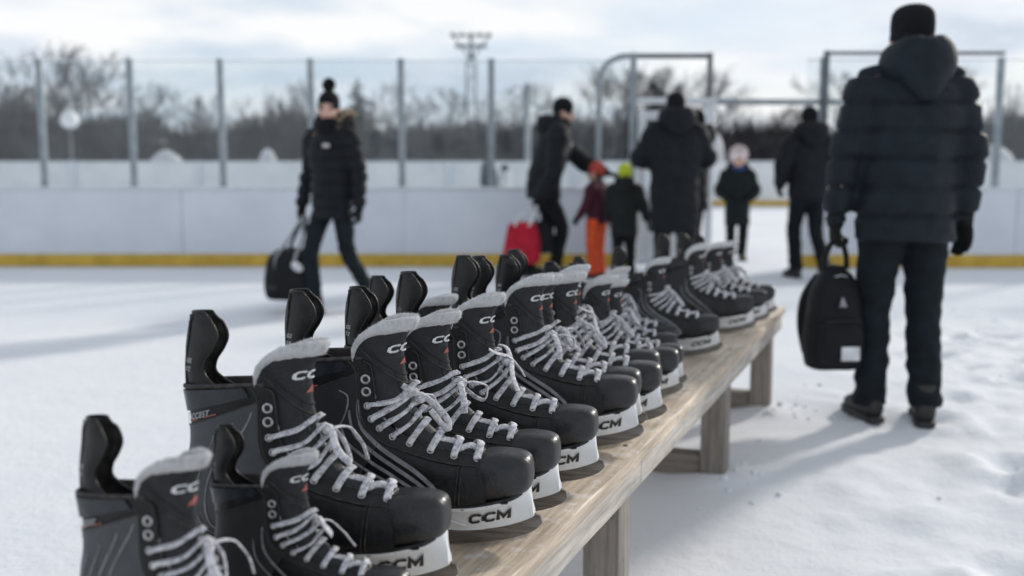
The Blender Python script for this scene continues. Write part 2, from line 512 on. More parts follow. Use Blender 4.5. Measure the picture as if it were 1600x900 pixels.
_tc = {}
def text2d(body, shear=0., bold=0.):
    """glyph outlines of a short text as flat 2-D faces: (verts, faces), height about 0.7"""
    key = (body, shear, bold)
    if key in _tc: return _tc[key]
    cu = bpy.data.curves.new('t', 'FONT'); cu.body = body; cu.size = 1; cu.shear = shear; cu.offset = bold
    cu.resolution_u = 3
    o = bpy.data.objects.new('t', cu); COL.objects.link(o)
    dg = bpy.context.evaluated_depsgraph_get(); dg.update()
    me = o.evaluated_get(dg).to_mesh()
    bm = bmesh.new(); bm.from_mesh(me); bmesh.ops.triangulate(bm, faces=bm.faces[:])
    for _ in range(2): bmesh.ops.subdivide_edges(bm, edges=[e for e in bm.edges if e.calc_length() > .18], cuts=2); bmesh.ops.triangulate(bm, faces=bm.faces[:])
    bm.to_mesh(me); bm.free()
    vs = [tuple(v.co[:2]) for v in me.vertices]; fs = [tuple(p.vertices) for p in me.polygons]
    o.evaluated_get(dg).to_mesh_clear()
    bpy.data.objects.remove(o); bpy.data.curves.remove(cu)
    x0 = min(v[0] for v in vs); x1 = max(v[0] for v in vs)
    vs = [((x - x0) / (x1 - x0), y / .7) for x, y in vs]        # width 1, cap height 1
    _tc[key] = (vs, fs)
    return vs, fs
# ------------------------------------------------------------------ the skate
G = .43                                   # length of the boot in metres
SO = [(.83, .200), (.72, .190), (.60, .188), (.50, .188), (.40, .188), (.29, .188), (.18, .19), (.07, .20), (.006, .285), (.0, .42), (.02, .54), (.017, .65), (.002, .745)]
SI = [(.82, .374), (.735, .386), (.65, .405), (.57, .430), (.50, .457), (.445, .487), (.405, .528), (.388, .572), (.383, .625), (.382, .67), (.378, .712), (.370, .745), (.340, .766)]
SW = [.106, .112, .113, .111, .108, .104, .10, .096, .092, .090, .090, .093, .096]
SG = [.040, .042, .045, .049, .053, .058, .063, .068, .071, .073, .075, .077, .082]
FOOT = [(0, 0), (.0, .40), (.01, .78), (.07, .97), (.22, 1.02), (.45, .99), (.68, .90), (.85, .72), (.95, .52), (1, .40)]
ANK = [(0, 0), (.012, .35), (.05, .66), (.14, .90), (.30, 1.0), (.50, 1.0), (.70, .97), (.86, .90), (.95, .84), (1, .80)]

def bend(self):
    """toe spring, then real size"""
    self.v = [(x * G, y * G, (z + (.03 * ((x - .55) / .45) ** 2 if x > .55 else 0)) * G) for x, y, z in self.v]
    return self
MB.sk = bend
def S(k, a):
    """boot surface: k along toe..heel..collar, a from -1 (right facing) over 0 (sole) to 1"""
    o = evalc(SO, k); i = evalc(SI, k); w = evalc([(x,) for x in SW], k)[0]; g = evalc([(x,) for x in SG], k)[0]
    m = abs(a) * 9
    f = evalc(FOOT, m); q = evalc(ANK, m)
    b = max(0., min(1., (k - 3.) / 4.5)); b = b * b * (3 - 2 * b)
    t = f[0] * (1 - b) + q[0] * b; ww = (f[1] * (1 - b) + q[1] * b) * w
    e = max(0., (abs(a) - .7) / .3) ** 1.5
    ww = ww * (1 - e) + g * e
    return V((o[0] + (i[0] - o[0]) * t, math.copysign(ww, a) if a else 0., o[1] + (i[1] - o[1]) * t))

def Sn(k, a):
    e = .02
    du = S(min(k + e, 12), a) - S(max(k - e, 0), a); dv = S(k, min(a + e, 1)) - S(k, max(a - e, -1))
    n = du.cross(dv)
    n = n.normalized() if n.length > 1e-9 else V((0, 0, -1))
    c = (V((evalc(SO, k)[0], 0, evalc(SO, k)[1])) + V((evalc(SI, k)[0], 0, evalc(SI, k)[1]))) / 2
    return n if n.dot(S(k, a) - c) > 0 else -n

def Soff(k, a, d): return S(k, a) + Sn(k, a) * d
def lin(a, b, n): return [a + (b - a) * i / n for i in range(n + 1)]

def patch(mb, k0, k1, a0, a1, d, th, nk, na, mi=0):
    """a raised panel on the boot surface with closed rim"""
    for sg in (-1, 1):
        ks, as_ = lin(k0, k1, nk), [sg * x for x in lin(a0, a1, na)]
        b = len(mb.v); mb.grid(lambda a, k: Soff(k, a, d), as_, ks, mi)
        rim = [(as_[0], k) for k in ks] + [(a, ks[-1]) for a in as_[1:]] + [(as_[-1], k) for k in ks[::-1][1:]] + [(a, ks[0]) for a in as_[::-1][1:]]
        top = [Soff(k, a, d) for a, k in rim]; bot = [Soff(k, a, d - th) for a, k in rim]
        n = len(rim)
        mb.add(top + bot, [(i, i + 1, n + i + 1, n + i) for i in range(n - 1)], mi)

TC = [(.83, .362), (.745, .382), (.67, .412), (.60, .455), (.548, .505), (.512, .565), (.49, .635), (.475, .71), (.472, .785), (.486, .85), (.528, .910)]
TH = [.028, .034, .040, .046, .051, .055, .058, .062, .074, .090, .094]
TD = [.01, .015, .03, .05, .08, .11, .14, .165, .19, .205, .21]
def T(u, v, d=0.):
    """tongue surface; u -1..1 across, v 0..1 up; d offset towards the front"""
    vm = 1 - .31 * abs(u) ** 9.0
    s = v * vm * 10
    def raw(u, s):
        c = evalc(TC, s); h = evalc([(x,) for x in TH], s)[0]; dd = evalc([(x,) for x in TD], s)[0]
        return V((c[0] - dd * abs(u) ** 1.6, h * math.sin(u * math.pi / 2), c[1] - .02 * u * u))
    p = raw(u, s)
    if d:
        e = .03
        a = raw(min(u + e, 1), s) - raw(max(u - e, -1), s); b = raw(u, min(s + e, 10)) - raw(u, max(s - e, 0))
        n = a.cross(b)
        n = n.normalized() if n.length > 1e-9 else V((1, 0, 0))
        if n.x < 0: n = -n
        p = p + n * d
    return p

GX = [(-.010,), (-.008,), (-.004,), (-.004,), (-.004,), (.0,), (.008,), (.02,)]
GD = [(.24,), (.145,), (.088,), (.090,), (.120,), (.134,), (.112,), (.06,)]
def GU(u, v, d=0.):
    """tendon guard: u across (wraps the back), v up"""
    s = v * 7
    x = evalc(GX, s)[0]; dd = evalc(GD, s)[0]; z = .70 + .315 * v
    w = .054 - .006 * v + .042 * max(0, 1 - v / .30) ** 1.5 - (.012 if v > .92 else 0)
    p = V((x + dd * abs(u) ** 1.45, w * math.sin(u * math.pi / 2) * (1 - .16 * abs(u) ** 4), z))
    if d:
        n = V((-math.cos(u * math.pi / 2), math.sin(u * math.pi / 2) * 1.2, 0)).normalized()
        p = p + n * d
    return p

EY = [9.75, 8.75, 7.7, 6.7, 5.7, 4.7, 3.65, 2.55, 1.45, .45]
EA = .835

def torus(mb, c, n, R0, r, N_=14, m=6, mi=0):
    c, n = V(c), V(n).normalized()
    a = n.orthogonal().normalized(); b = n.cross(a)
    vs = []; fs = []
    for i in range(N_):
        t = 2 * math.pi * i / N_; d = a * math.cos(t) + b * math.sin(t)
        for j in range(m):
            q = 2 * math.pi * j / m
            vs.append(c + d * (R0 + r * math.cos(q)) + n * r * math.sin(q))
    for i in range(N_):
        for j in range(m):
            fs.append((i * m + j, ((i + 1) % N_) * m + j, ((i + 1) % N_) * m + (j + 1) % m, i * m + (j + 1) % m))
    mb.add(vs, fs, mi)

def put_text(mb, body, fn, shear=.35, bold=.02, mi=0):
    """fn maps (0..1, 0..1) text coordinates onto the surface"""
    vs, fs = text2d(body, shear, bold)
    mb.add([fn(x, y) for x, y in vs], fs, mi)

def put_logo(mb, fn, mi=0, slant=.30, wt=.150):
    """three heavy slanted letters drawn as mitred strokes"""
    c = [(.92, .78), (.80, .93), (.30, .93), (.09, .72), (.09, .28), (.30, .07), (.78, .07), (.90, .22)]
    m = [(.07, .0), (.07, .98), (.20, .98), (.50, .34), (.80, .98), (.93, .98), (.93, .0)]
    for q, (gl, gw) in enumerate(((c, .30), (c, .30), (m, .33))):
        x0 = (0, .315, .64)[q]; P = [V((x * gw * 3, y)) for x, y in gl]
        if q == 2: P = [P[0], V((.07 * gw * 3, .93)), V((.5 * gw * 3, .30)), V((.93 * gw * 3, .93)), P[6]]
        L = []
        for i, p in enumerate(P):
            d0 = (p - P[i - 1]).normalized() if i else (P[1] - p).normalized()
            d1 = (P[i + 1] - p).normalized() if i < len(P) - 1 else d0
            n0 = V((-d0.y, d0.x)); n1 = V((-d1.y, d1.x)); b = (n0 + n1).normalized(); k = wt * (1.0 if q == 2 else .85) / max(.45, b.dot(n0))
            L.append((p + b * k, p - b * k))
        vs = []
        for i in range(len(L) - 1):
            for t in (0, .25, .5, .75) + ((1,) if i == len(L) - 2 else ()):
                for s_ in (0, 1): vs.append(L[i][s_].lerp(L[i + 1][s_], t))
        out = [fn(x0 + (v.x / 3 + v.y * slant * .18) * .94, v.y) for v in vs]
        mb.add(out, [(2 * i, 2 * i + 1, 2 * i + 3, 2 * i + 2) for i in range(len(out) // 2 - 1)], mi)

def ribbon(mb, pts, w, t, sub=24, side=None, wob=0):
    mb.tube([tuple(p) for p in pts], [(w, t)] * len(pts), 8, sub, side, expo=2.6)

def lace_mesh(var):
    rnd = random.Random(var * 17 + 3)
    mb = MB()
    mids = {.45: (.785, .408), 1.45: (.705, .430), 2.55: (.632, .464), 3.65: (.577, .512), 4.7: (.553, .552), 5.7: (.538, .590), 6.7: (.528, .622), 7.7: (.518, .652)}
    for i, k in enumerate(EY[2:]):
        mx, mz = mids[k]
        loose = i <= 3
        my = rnd.uniform(-.01, .01)
        mz += rnd.uniform(-.012, .012) if loose else 0
        mx += rnd.uniform(-.004, .02) if loose else 0
        kf = k + (.45 if k < 7 else .1)
        M_ = V((mx, my, mz))
        for sg, kk in ((-1, k), (1, kf)):
            P = S(kk, sg * EA); n = Sn(kk, sg * EA)
            up = V((evalc(SI, kk)[0], sg * .03, evalc(SI, kk)[1]))
            Q = P.lerp(M_, .45) + n * .020 + V((.004, 0, .006))
            if loose: Q += V((rnd.uniform(0, .02), 0, rnd.uniform(-.03, .0)))
            E_ = P + n * .017 + (up - P) * .12
            ribbon(mb, [P - n * .006, P + n * .010, E_, Q, M_.lerp(Q, .3) + V((.004, 0, .008)), M_ + V((.002, sg * -.006, .004))], .0150, .0045, 20, (up - P).cross(n))
        # hidden diagonal run below, seen as short bits between the straps
        if i < 7:
            k2 = EY[2:][i + 1]
            a = S(k, -.97) + V((0, 0, .004)); b = S(k2, .97) + V((0, 0, .004))
            mm = (a + b) / 2; tm = mids[k2]
            ribbon(mb, [a, a.lerp(b, .3) + V((.02, 0, .02)), V((tm[0] - .004, 0, tm[1] - .012)), b.lerp(a, .3) + V((.02, 0, .02)), b], .012, .004, 14, (0, .3, 1))
    j = lambda s: rnd.uniform(-s, s)
    K = V((.548, j(.01), .600))
    def loop(pts): ribbon(mb, [V(p) + V((j(.010), j(.010), j(.008))) for p in pts], .0145, .0040, 40)
    sets = [
        [[K, (.575, -.045, .60), (.615, -.085, .545), (.655, -.075, .505), (.645, -.04, .515), (.60, -.01, .565), K],
         [K, (.59, .05, .60), (.635, .10, .53), (.66, .10, .48)]],
        [[(.50, -.06, .66), (.53, -.05, .635), (.575, -.02, .61), (.61, .02, .56), (.65, .03, .50), (.66, -.01, .475), (.625, -.04, .505), (.585, -.03, .56)],
         [K, (.57, .07, .58), (.60, .12, .49)]],
        [[K, (.575, -.03, .625), (.61, -.07, .60), (.635, -.06, .555), (.61, -.02, .55), K],
         [K, (.60, .03, .59), (.65, .07, .53), (.69, .09, .46)]],
        [[K, (.56, -.06, .60), (.585, -.11, .55), (.61, -.125, .50)], [K, (.60, .02, .61), (.64, .05, .57), (.655, .02, .52), (.61, .0, .55), K]],
        [[(.495, -.08, .67), (.53, -.06, .65), (.565, .0, .62), (.59, .05, .575), (.62, .10, .51)], [(.495, .08, .67), (.535, .05, .65), (.575, -.02, .60), (.605, -.075, .545), (.635, -.11, .48)]],
    ]
    for p in sets[var % 5]: loop(p)
    mb.ell(K, (.024, .026, .022), n=10, m=8)
    return mb

def make_skate(style, var):
    root = empty('hockey_skate')
    # ---- boot shell
    mb = MB()
    ks = lin(0, 12, 60); as_ = lin(-1, 1, 48)
    mb.grid(lambda a, k: S(k, a), as_, ks, 0)
    mb.grid(lambda a, k: Soff(k, a, -.016), as_, ks, 2)
    n = len(as_)
    top = [S(12, a) for a in as_] + [Soff(12, a, -.016) for a in as_]
    mb.add(top, [(i, i + 1, n + i + 1, n + i) for i in range(n - 1)], 2)
    for sg in (-1, 1):
        e = [S(k, sg) for k in ks] + [Soff(k, sg, -.016) for k in ks]; n2 = len(ks)
        mb.add(e, [(i, i + 1, n2 + i + 1, n2 + i) for i in range(n2 - 1)], 0)
    # collar welt and panels, drawn as raised pieces of the same shell
    mb.tube([S(12, a) + V((0, 0, .003)) for a in lin(-.97, .97, 40)], .009, 8, None, mi=4)
    patch(mb, 5.3, 10.55, .14, .76, .0045, .006, 26, 12, 1)
    patch(mb, .05, .95, .20, .80, .006, .008, 6, 12, 5)
    patch(mb, 11.05, 11.85, .16, .70, .010, .012, 6, 14, 3)
    def strip(pts, w, d, mi):
        for sg in (-1, 1):
            P = catmull(pts, 26); L = []
            for i, (k, a) in enumerate(P):
                f = i / 26; ww = w * math.sin(math.pi * min(1, .12 + f * .88)) ** .6 + .0008
                q0 = S(k, sg * a); k2, a2 = P[min(i + 1, 26)]; k1, a1 = P[max(i - 1, 0)]
                t = (S(k2, sg * a2) - S(k1, sg * a1)).normalized(); nn = Sn(k, sg * a); sd = t.cross(nn)
                L.append((q0 + nn * d + sd * ww, q0 + nn * d - sd * ww))
            vs = [p for ab in L for p in ab]
            mb.add(vs, [(2 * i, 2 * i + 1, 2 * i + 3, 2 * i + 2) for i in range(26)], mi)
    # seams: quarter panel border, flap stitching
    for sg in (-1, 1):
        for L in ([(5.3, a) for a in lin(.14, .76, 14)], [(k, .76) for k in lin(5.3, 10.55, 30)], [(10.55, a) for a in lin(.14, .76, 14)],
                  [(.98, a) for a in lin(.2, .8, 10)], [(1.12, a) for a in lin(.2, .8, 10)], [(k, .17) for k in lin(0, 6.5, 34)]):
            mb.tube([Soff(k, sg * a, .0062) for k, a in L], .0024, 6, None, mi=4)
    if style == 'grey':
        for q in range(4):
            f = q * .075
            strip([(10.0 - q * .12, .70 - f * 1.5), (9.3, .66 - f * 1.35), (8.2, .54 - f * 1.2), (7.0, .42 - f * .9), (5.9, .36 - f * .75), (5.35, .35 - f * .7)], .0024, .0068, 6)
        strip([(5.5, .66), (4.6, .46), (3.6, .32), (2.6, .27), (1.8, .27)], .0045, .003, 6)
        strip([(5.1, .70), (4.3, .50), (3.4, .38), (2.6, .33), (2.0, .32)], .003, .003, 6)
    elif style == 'swoosh':
        for q in range(5):
            f = q * .055
            strip([(8.6 - q * .25, .75 - f * 1.1), (7.0 - q * .1, .735 - f), (5.6, .72 - f), (4.2, .68 - f), (2.9 + q * .1, .62 - f), (2.0 + q * .14, .53 - f * .8), (1.75 + q * .18, .44 - f * .5), (2.2 + q * .2, .37 - f * .2), (3.4, .34 - f * .1)], .0082 - q * .0011, .0075, 6)
        strip([(9.9, .62), (9.2, .68), (8.3, .66), (7.6, .56)], .0025, .0062, 6)
    else:
        strip([(8.3, .72), (6.5, .68), (4.6, .62), (3.2, .52), (2.2, .38)], .0055, .0075, 6)
        strip([(8.0, .64), (6.3, .60), (4.6, .54), (3.3, .44), (2.5, .34)], .004, .0075, 6)
    mats = [M['boot'], M['grey_panel'] if style == 'grey' else M['dark_panel'], M['inner'], M['gloss'], M['piping'], M['stay'], M['line']]
    boot = mb.sk().build('boot', mats, root, auto=50)
    # badge at the ankle: a slash and a small slanted word
    if style != 'plain':
        b = MB()
        f = lambda x, y: Soff(10.72 + y * .28 - x * .05, -(.20 + x * .30), .0078)
        b.add([f(-.10, -1.7), f(-.02, -1.7), f(.22, 1.0), f(.10, 1.0)], [(0, 1, 2, 3)], 0)
        put_text(b, 'ACCEST', lambda x, y: f(.24 + x * .62, y * .8), .3, 0, 0)
        g = lambda x: f(.24 + x * .74, -.25)
        b.add([g(0), g(1), f(.98, -.05), f(.24, -.05)], [(0, 1, 2, 3)], 1)
        b.sk().build('badge', [M['white_print'], M['red_print']], boot, smooth=False)
    # ---- toe cap
    mb = MB()
    st = [(.790, .106, .190, .378), (.82, .1105, .191, .384), (.86, .1115, .195, .385), (.90, .109, .201, .381), (.94, .101, .208, .374), (.970, .085, .217, .363), (.99, .060, .232, .345), (1.0, .020, .262, .308)]
    rows = catmull(st, 26)
    ring = []
    for x, w, zb, zt in rows:
        r = []
        for i in range(32):
            a = 2 * math.pi * i / 32
            c, s_ = math.cos(a), math.sin(a)
            ex = 2 / 3.3
            y = math.copysign(abs(c) ** ex, c) * max(w, .004); z = math.copysign(abs(s_) ** ex, s_)
            y *= 1 - .13 * max(0, z)
            r.append(V((x, y, (zb + zt) / 2 + z * (zt - zb) / 2)))
        ring.append(r)
    vs = [p for r in ring for p in r]
    fs = [(j * 32 + i, j * 32 + (i + 1) % 32, (j + 1) * 32 + (i + 1) % 32, (j + 1) * 32 + i) for j in range(26) for i in range(32)]
    fs += [tuple(range(32)), tuple(26 * 32 + i for i in range(32))]
    mb.add(vs, fs)
    # rear lip of the cap
    mb.tube([ring[1][i] + V((0, 0, 0)) for i in list(range(26, 32)) + list(range(0, 23))], .0048, 6)
    mb.sk().build('toe_cap', M['cap'], root, auto=60)
    # ---- eyestay strips, with a light stitched edge
    mb = MB()
    patch(mb, .0, 11.9, .745, .995, .0075, .010, 60, 6, 0)
    for sg in (-1, 1):
        for a, d in ((.745, .008), (.99, .008)):
            mb.tube([Soff(k, sg * a, d) for k in lin(.1, 11.8, 60)], .0028, 6, None, mi=1)
    mb.sk().build('eyestay', [M['stay'], M['piping']], root, auto=50)
    # ---- outsole
    mb = MB()
    o = []
    for x, z, w in [(.02, .205, .04), (.06, .192, .066), (.18, .183, .080), (.40, .180, .084), (.60, .180, .096), (.80, .190, .102), (.92, .208, .088), (.97, .228, .05), (.985, .24, .02)]:
        o.append((x, 0, z, w, .010))
    mb.tube([p[:3] for p in o], [p[3:] for p in o], 12, 30, (0, 1, 0), expo=6)
    mb.sk().build('outsole', M['sole'], root, auto=45)
    # ---- blade holder
    mb = MB()
    def ped(st):
        st = catmull(st, 22)
        rg = []
        for x, zt, zb, wt in st:
            h = zt - zb
            prof = [(wt, zt), (wt * .98, zt - .10 * h), (wt * .62, zt - .28 * h), (wt * .42, zt - .55 * h), (.024, zt - .85 * h), (.020, zb)]
            xo = lambda z: (x - .78) * .10 * (zt - z) / .13 if x > .8 else ((x - .3) * .04 * (zt - z) / .13)
            rg.append([V((x + xo(z), -y, z)) for y, z in prof] + [V((x + xo(z), y, z)) for y, z in prof[::-1]])
        m_ = len(rg[0])
        vs = [p for r in rg for p in r]
        fs = [(j * m_ + i, j * m_ + (i + 1) % m_, (j + 1) * m_ + (i + 1) % m_, (j + 1) * m_ + i) for j in range(len(rg) - 1) for i in range(m_)]
        fs += [tuple(range(m_)), tuple((len(rg) - 1) * m_ + i for i in range(m_))]
        mb.add(vs, fs)
    ped([(.555, .176, .108, .030), (.585, .178, .074, .070), (.66, .178, .060, .092), (.76, .182, .062, .102), (.86, .195, .074, .098), (.93, .209, .090, .080), (.97, .222, .104, .052), (.985, .23, .112, .026)])
    ped([(.025, .196, .09, .03), (.05, .192, .066, .062), (.12, .183, .058, .080), (.22, .180, .056, .086), (.32, .178, .058, .078), (.39, .176, .074, .055), (.415, .176, .112, .026)])
    mb.tube([(.36, 0, .085), (.45, 0, .088), (.53, 0, .088), (.62, 0, .085)], [(.02, .028), (.019, .022), (.019, .022), (.02, .028)], 10, 12, (0, 1, 0), expo=4)
    for sg in (-1, 1):                                            # raised crossed ribs
        mb.tube([(.60, sg * .050, .155), (.66, sg * .046, .115), (.73, sg * .034, .085)], .0042, 6, 6)
        mb.tube([(.60, sg * .036, .085), (.65, sg * .044, .115), (.70, sg * .058, .150)], .0042, 6, 6)
        for x in (.66, .74, .82, .9):                             # rivet slots under the sole
            mb.box((x - .014, sg * .094 - .006, .172 + max(0, x - .74) * .14), (x + .014, sg * .094 + .006, .178 + max(0, x - .74) * .14), .002, 1)
    holder = mb.sk().build('blade_holder', [M['holder'], M['sole']], root, auto=40)
    b = MB()
    def hp(x, y):
        X = .745 + x * .165; Z = .094 + y * .042 + (X - .745) * .14
        zt = .182 + max(0, X - .76) * .13; zb = .062 + max(0, X - .76) * .13
        h = zt - zb; f = (zt - Z) / h
        wt = .102 if X < .8 else .102 - (X - .8) * .12
        pr = [(0, 1.), (.10, .98), (.28, .62), (.55, .42), (.85, .24), (1, .2)]
        for (f0, w0), (f1, w1) in zip(pr, pr[1:]):
            if f0 <= f <= f1:
                return V((X + (.008 if X > .8 else 0), -(wt * (w0 + (w1 - w0) * (f - f0) / (f1 - f0))) - .0065, Z))
        return V((X, -.05, Z))
    put_logo(b, hp)
    b.sk().build('lettering', M['black_print'], holder, smooth=False)
    # ---- steel runner
    mb = MB()
    low = catmull([(0.0, .034), (.05, .014), (.14, .002), (.30, 0.), (.50, 0.), (.66, .0), (.80, .006), (.92, .022), (1.0, .046), (1.035, .075)], 40)
    hi = catmull([(0.0, .075), (.05, .085), (.14, .075), (.30, .073), (.50, .082), (.66, .076), (.80, .080), (.92, .102), (.99, .118), (1.025, .105)], 40)
    vs = []; fs = []
    for (x0, z0), (x1, z1) in zip(low, hi):
        vs += [(x0, -.0068, z0), (x1, -.0068, z1), (x1, .0068, z1), (x0, .0068, z0)]
    for i in range(40):
        for q in range(4): fs.append((4 * i + q, 4 * i + (q + 1) % 4, 4 * i + 4 + (q + 1) % 4, 4 * i + 4 + q))
    fs += [(0, 1, 2, 3), (163, 162, 161, 160)]
    mb.add(vs, fs).sk().build('runner', M['steel'], root, auto=40)
    # ---- tongue
    mb = MB()
    us = lin(-1, 1, 30); vs_ = lin(0, 1, 36)
    mb.grid(lambda u, v: T(u, v, .012), us, vs_, 0)
    mb.grid(lambda u, v: T(u, v, .0), us, vs_, 0)
    e = [T(u, 1, .012) for u in us] + [T(u, 1, 0) for u in us]
    mb.add(e, [(i, i + 1, 31 + i + 1, 31 + i) for i in range(30)], 0)
    for sg in (-1, 1):
        e = [T(sg, v, .012) for v in vs_] + [T(sg, v, 0) for v in vs_]
        mb.add(e, [(i, i + 1, 37 + i + 1, 37 + i) for i in range(36)], 0)
    # stitched shield outline and centre ridge
    for off in (0., .05):
        mb.tube([T(u, v, .0135) for u, v in catmull([(-.80, .93 - off), (-.62, .80 - off), (-.35, .715 - off), (0, .675 - off), (.35, .715 - off), (.62, .80 - off), (.80, .93 - off)], 40)], .0032, 6, mi=1 if off else 0)
    for u in (-.30, .30):
        mb.tube([T(u, v, .0125) for v in lin(.42, .70, 14)], .0032, 6)
    tong = mb.sk().build('tongue', [M['tongue'], M['piping']], root, auto=60)
    mb = MB()
    def band(u, q):                                              # thick felt lip rolled over the top edge
        p1 = T(u, 1., .006); p0 = T(u, .93, .006)
        up = (p1 - p0).normalized(); fr = (T(u, 1., .02) - T(u, 1., 0)).normalized()
        a = q * 2 * math.pi
        th = .021 - .004 * abs(u) ** 4; hh = .036 - .010 * abs(u) ** 6
        c = p1 - up * .012 - fr * .004
        return c + up * math.cos(a) * hh + fr * math.sin(a) * th
    uu = lin(-1, 1, 60)
    mb.grid(lambda q, u: band(u, q), [i / 14 for i in range(14)], uu, 0, closeu=True)
    for u in (-1, 1): mb.add([band(u, i / 14) for i in range(14)], [tuple(range(14))])
    mb.grid(lambda u, v: T(u, v, -.018) , us, lin(.3, .985, 24), 0)
    mb.jitter(.0028, 40, var).jitter(.0018, 160, var + 3)
    # loose fibres standing off the felt
    rf = random.Random(var)
    for _ in range(900):
        u = rf.uniform(-1, 1); q = rf.uniform(-.3, .36)
        p = band(u, q); d = (p - band(u, q + .5)).normalized()
        d = (d + V((rf.uniform(-1, 1), rf.uniform(-1, 1), rf.uniform(-1, 1))) * .7).normalized()
        sdd = d.orthogonal().normalized() * .0009
        l = rf.uniform(.004, .012)
        mb.add([p - sdd, p + sdd, p + d * l], [(0, 1, 2)])
    mb.sk().build('felt_lining', M['felt'], tong)
    b = MB()
    put_logo(b, lambda x, y: T((-.42 + x * .84), .81 + y * .045, .0175), 0)
    b.add([T(u, v, .0165) for u, v in ((-.18, .735), (.0, .735), (.16, .772), (-.02, .772))], [(0, 1, 2, 3)], 1)
    b.sk().build('lettering', [M['white_print'], M['red_print']], tong, smooth=False)
    # ---- tendon guard
    mb = MB()
    us = lin(-1, 1, 24); vs_ = lin(0, 1, 26)
    mb.grid(lambda u, v: GU(u, v, .0045 + .0045 * math.sin(math.pi * min(1, v)) * (1 - abs(u) ** 6)), us, vs_, 0)
    mb.grid(lambda u, v: GU(u, v, -.0045), us, vs_, 1)
    edge = [(-1, v) for v in vs_] + [(u, 1) for u in us[1:]] + [(1, v) for v in vs_[::-1][1:]]
    mb.tube([GU(u, v) for u, v in edge], .0065, 8, None, mi=0)
    for sg in (-1, 1):
        mb.tube([GU(sg * .30, v, .010) for v in lin(.02, .98, 20)], .004, 6, mi=1)
    gd = mb.sk().build('tendon_guard', [M['guard'], M['piping']], root, auto=60)
    b = MB()
    fg = lambda x, y: GU(-(.36 + x * .24), .26 + y * .0, .016)
    put_text(b, 'ACXUS', lambda x, y: GU(-(.36 + x * .26), .42 + y * .055, .0115), .0, 0, 0)
    put_text(b, 'ST 27', lambda x, y: GU(-(.36 + x * .26), .32 + y * .055, .0115), .2, 0, 0)
    b.sk().build('lettering', M['line'] if style == 'plain' else M['white_print'], gd, smooth=False)
    # ---- laces and eyelets
    lm = lace_mesh(var).jitter(.002, 30, var)
    lm.sk().build('laces', M['lace'], root)
    for i, k in enumerate(EY):
        for sg in (-1, 1):
            e = MB(); p = Soff(k, sg * EA, .010); nn = Sn(k, sg * EA)
            big = i < 2
            torus(e, p, nn, .0155 if big else .0120, .0052 if big else .0034)
            a = nn.orthogonal().normalized(); bb = nn.cross(a)
            r_ = .011
            e.add([p - nn * .001 + (a * math.cos(t) + bb * math.sin(t)) * r_ for t in lin(0, 2 * math.pi * 11 / 12, 11)], [tuple(range(12))], 1)
            e.sk().build('eyelet', [M['silver'], M['sole']], root)
    return root
# ------------------------------------------------------------------ people
def rx(p, piv, a):
    y, z = p[1] - piv[1], p[2] - piv[2]
    return V((p[0], piv[1] + y * math.cos(a) - z * math.sin(a), piv[2] + y * math.sin(a) + z * math.cos(a)))

BASE = dict(pelvis=(0, 0, .95), waist=(0, .0, 1.08), chest=(0, .01, 1.30), neck=(0, -.005, 1.50), head=(0, .02, 1.655),
            shL=(-.185, 0, 1.435), shR=(.185, 0, 1.435), elL=(-.235, -.02, 1.165), elR=(.235, -.02, 1.165),
            wrL=(-.245, .05, .93), wrR=(.245, .05, .93),
            hipL=(-.09, 0, .92), hipR=(.09, 0, .92), knL=(-.105, .02, .50), knR=(.105, .02, .50), anL=(-.11, -.02, .085), anR=(.11, -.02, .085))

def hand(mb, W, d, pn, curl, side, inf=0., sc=1.):
    """palm, four unequal fingers and a thumb; d along the forearm, pn the way the palm faces, side -1/1 where the thumb is"""
    d = V(d).normalized(); pn = V(pn); pn = (pn - d * pn.dot(d)).normalized(); s = d.cross(pn) * side
    W = V(W)
    P = lambda a, b, c: W + (d * a + s * b + pn * c) * sc
    mb.tube([P(-.03, 0, 0), P(.02, 0, 0), P(.06, 0, .002), P(.098, -.002, .004)], [(.027 * sc + inf, .021 * sc + inf), (.034 * sc + inf, .019 * sc + inf), (.043 * sc + inf, .016 * sc + inf), (.041 * sc + inf, .013 * sc + inf)], 12, 8, tuple(s))
    for b, L, c in ((.031, .072, 1), (.0105, .082, .95), (-.0105, .077, 1.0), (-.0315, .060, 1.08)):
        a = P(.088, b, .002); dirv = d.copy(); ang = 0; pts = [a - d * .02 * sc, a]
        for q, l in enumerate((.44, .32, .27)):
            ang += curl * c * (.55, 1.0, .7)[q]
            a = a + (d * math.cos(ang) + pn * math.sin(ang)) * L * l * sc
            pts.append(a.copy())
        r = .0088 * sc + inf
        mb.tube([tuple(p) for p in pts], [r * 1.05, r * 1.05, r, r * .95, r * .75], 8, 12)
        mb.ell(pts[-1], (r * .76,) * 3, n=8, m=6)
    c2 = min(1.2, curl)
    t = [P(.018, .022, .004), P(.045, .048, .014), P(.072, .058 - .014 * c2, .024 + .012 * c2), P(.094, .054 - .03 * c2, .036 + .014 * c2)]
    r = .0105 * sc + inf
    mb.tube([tuple(p) for p in t], [r * 1.25, r * 1.1, r, r * .8], 8, 10)
    mb.ell(t[-1], (r * .8,) * 3, n=8, m=6)

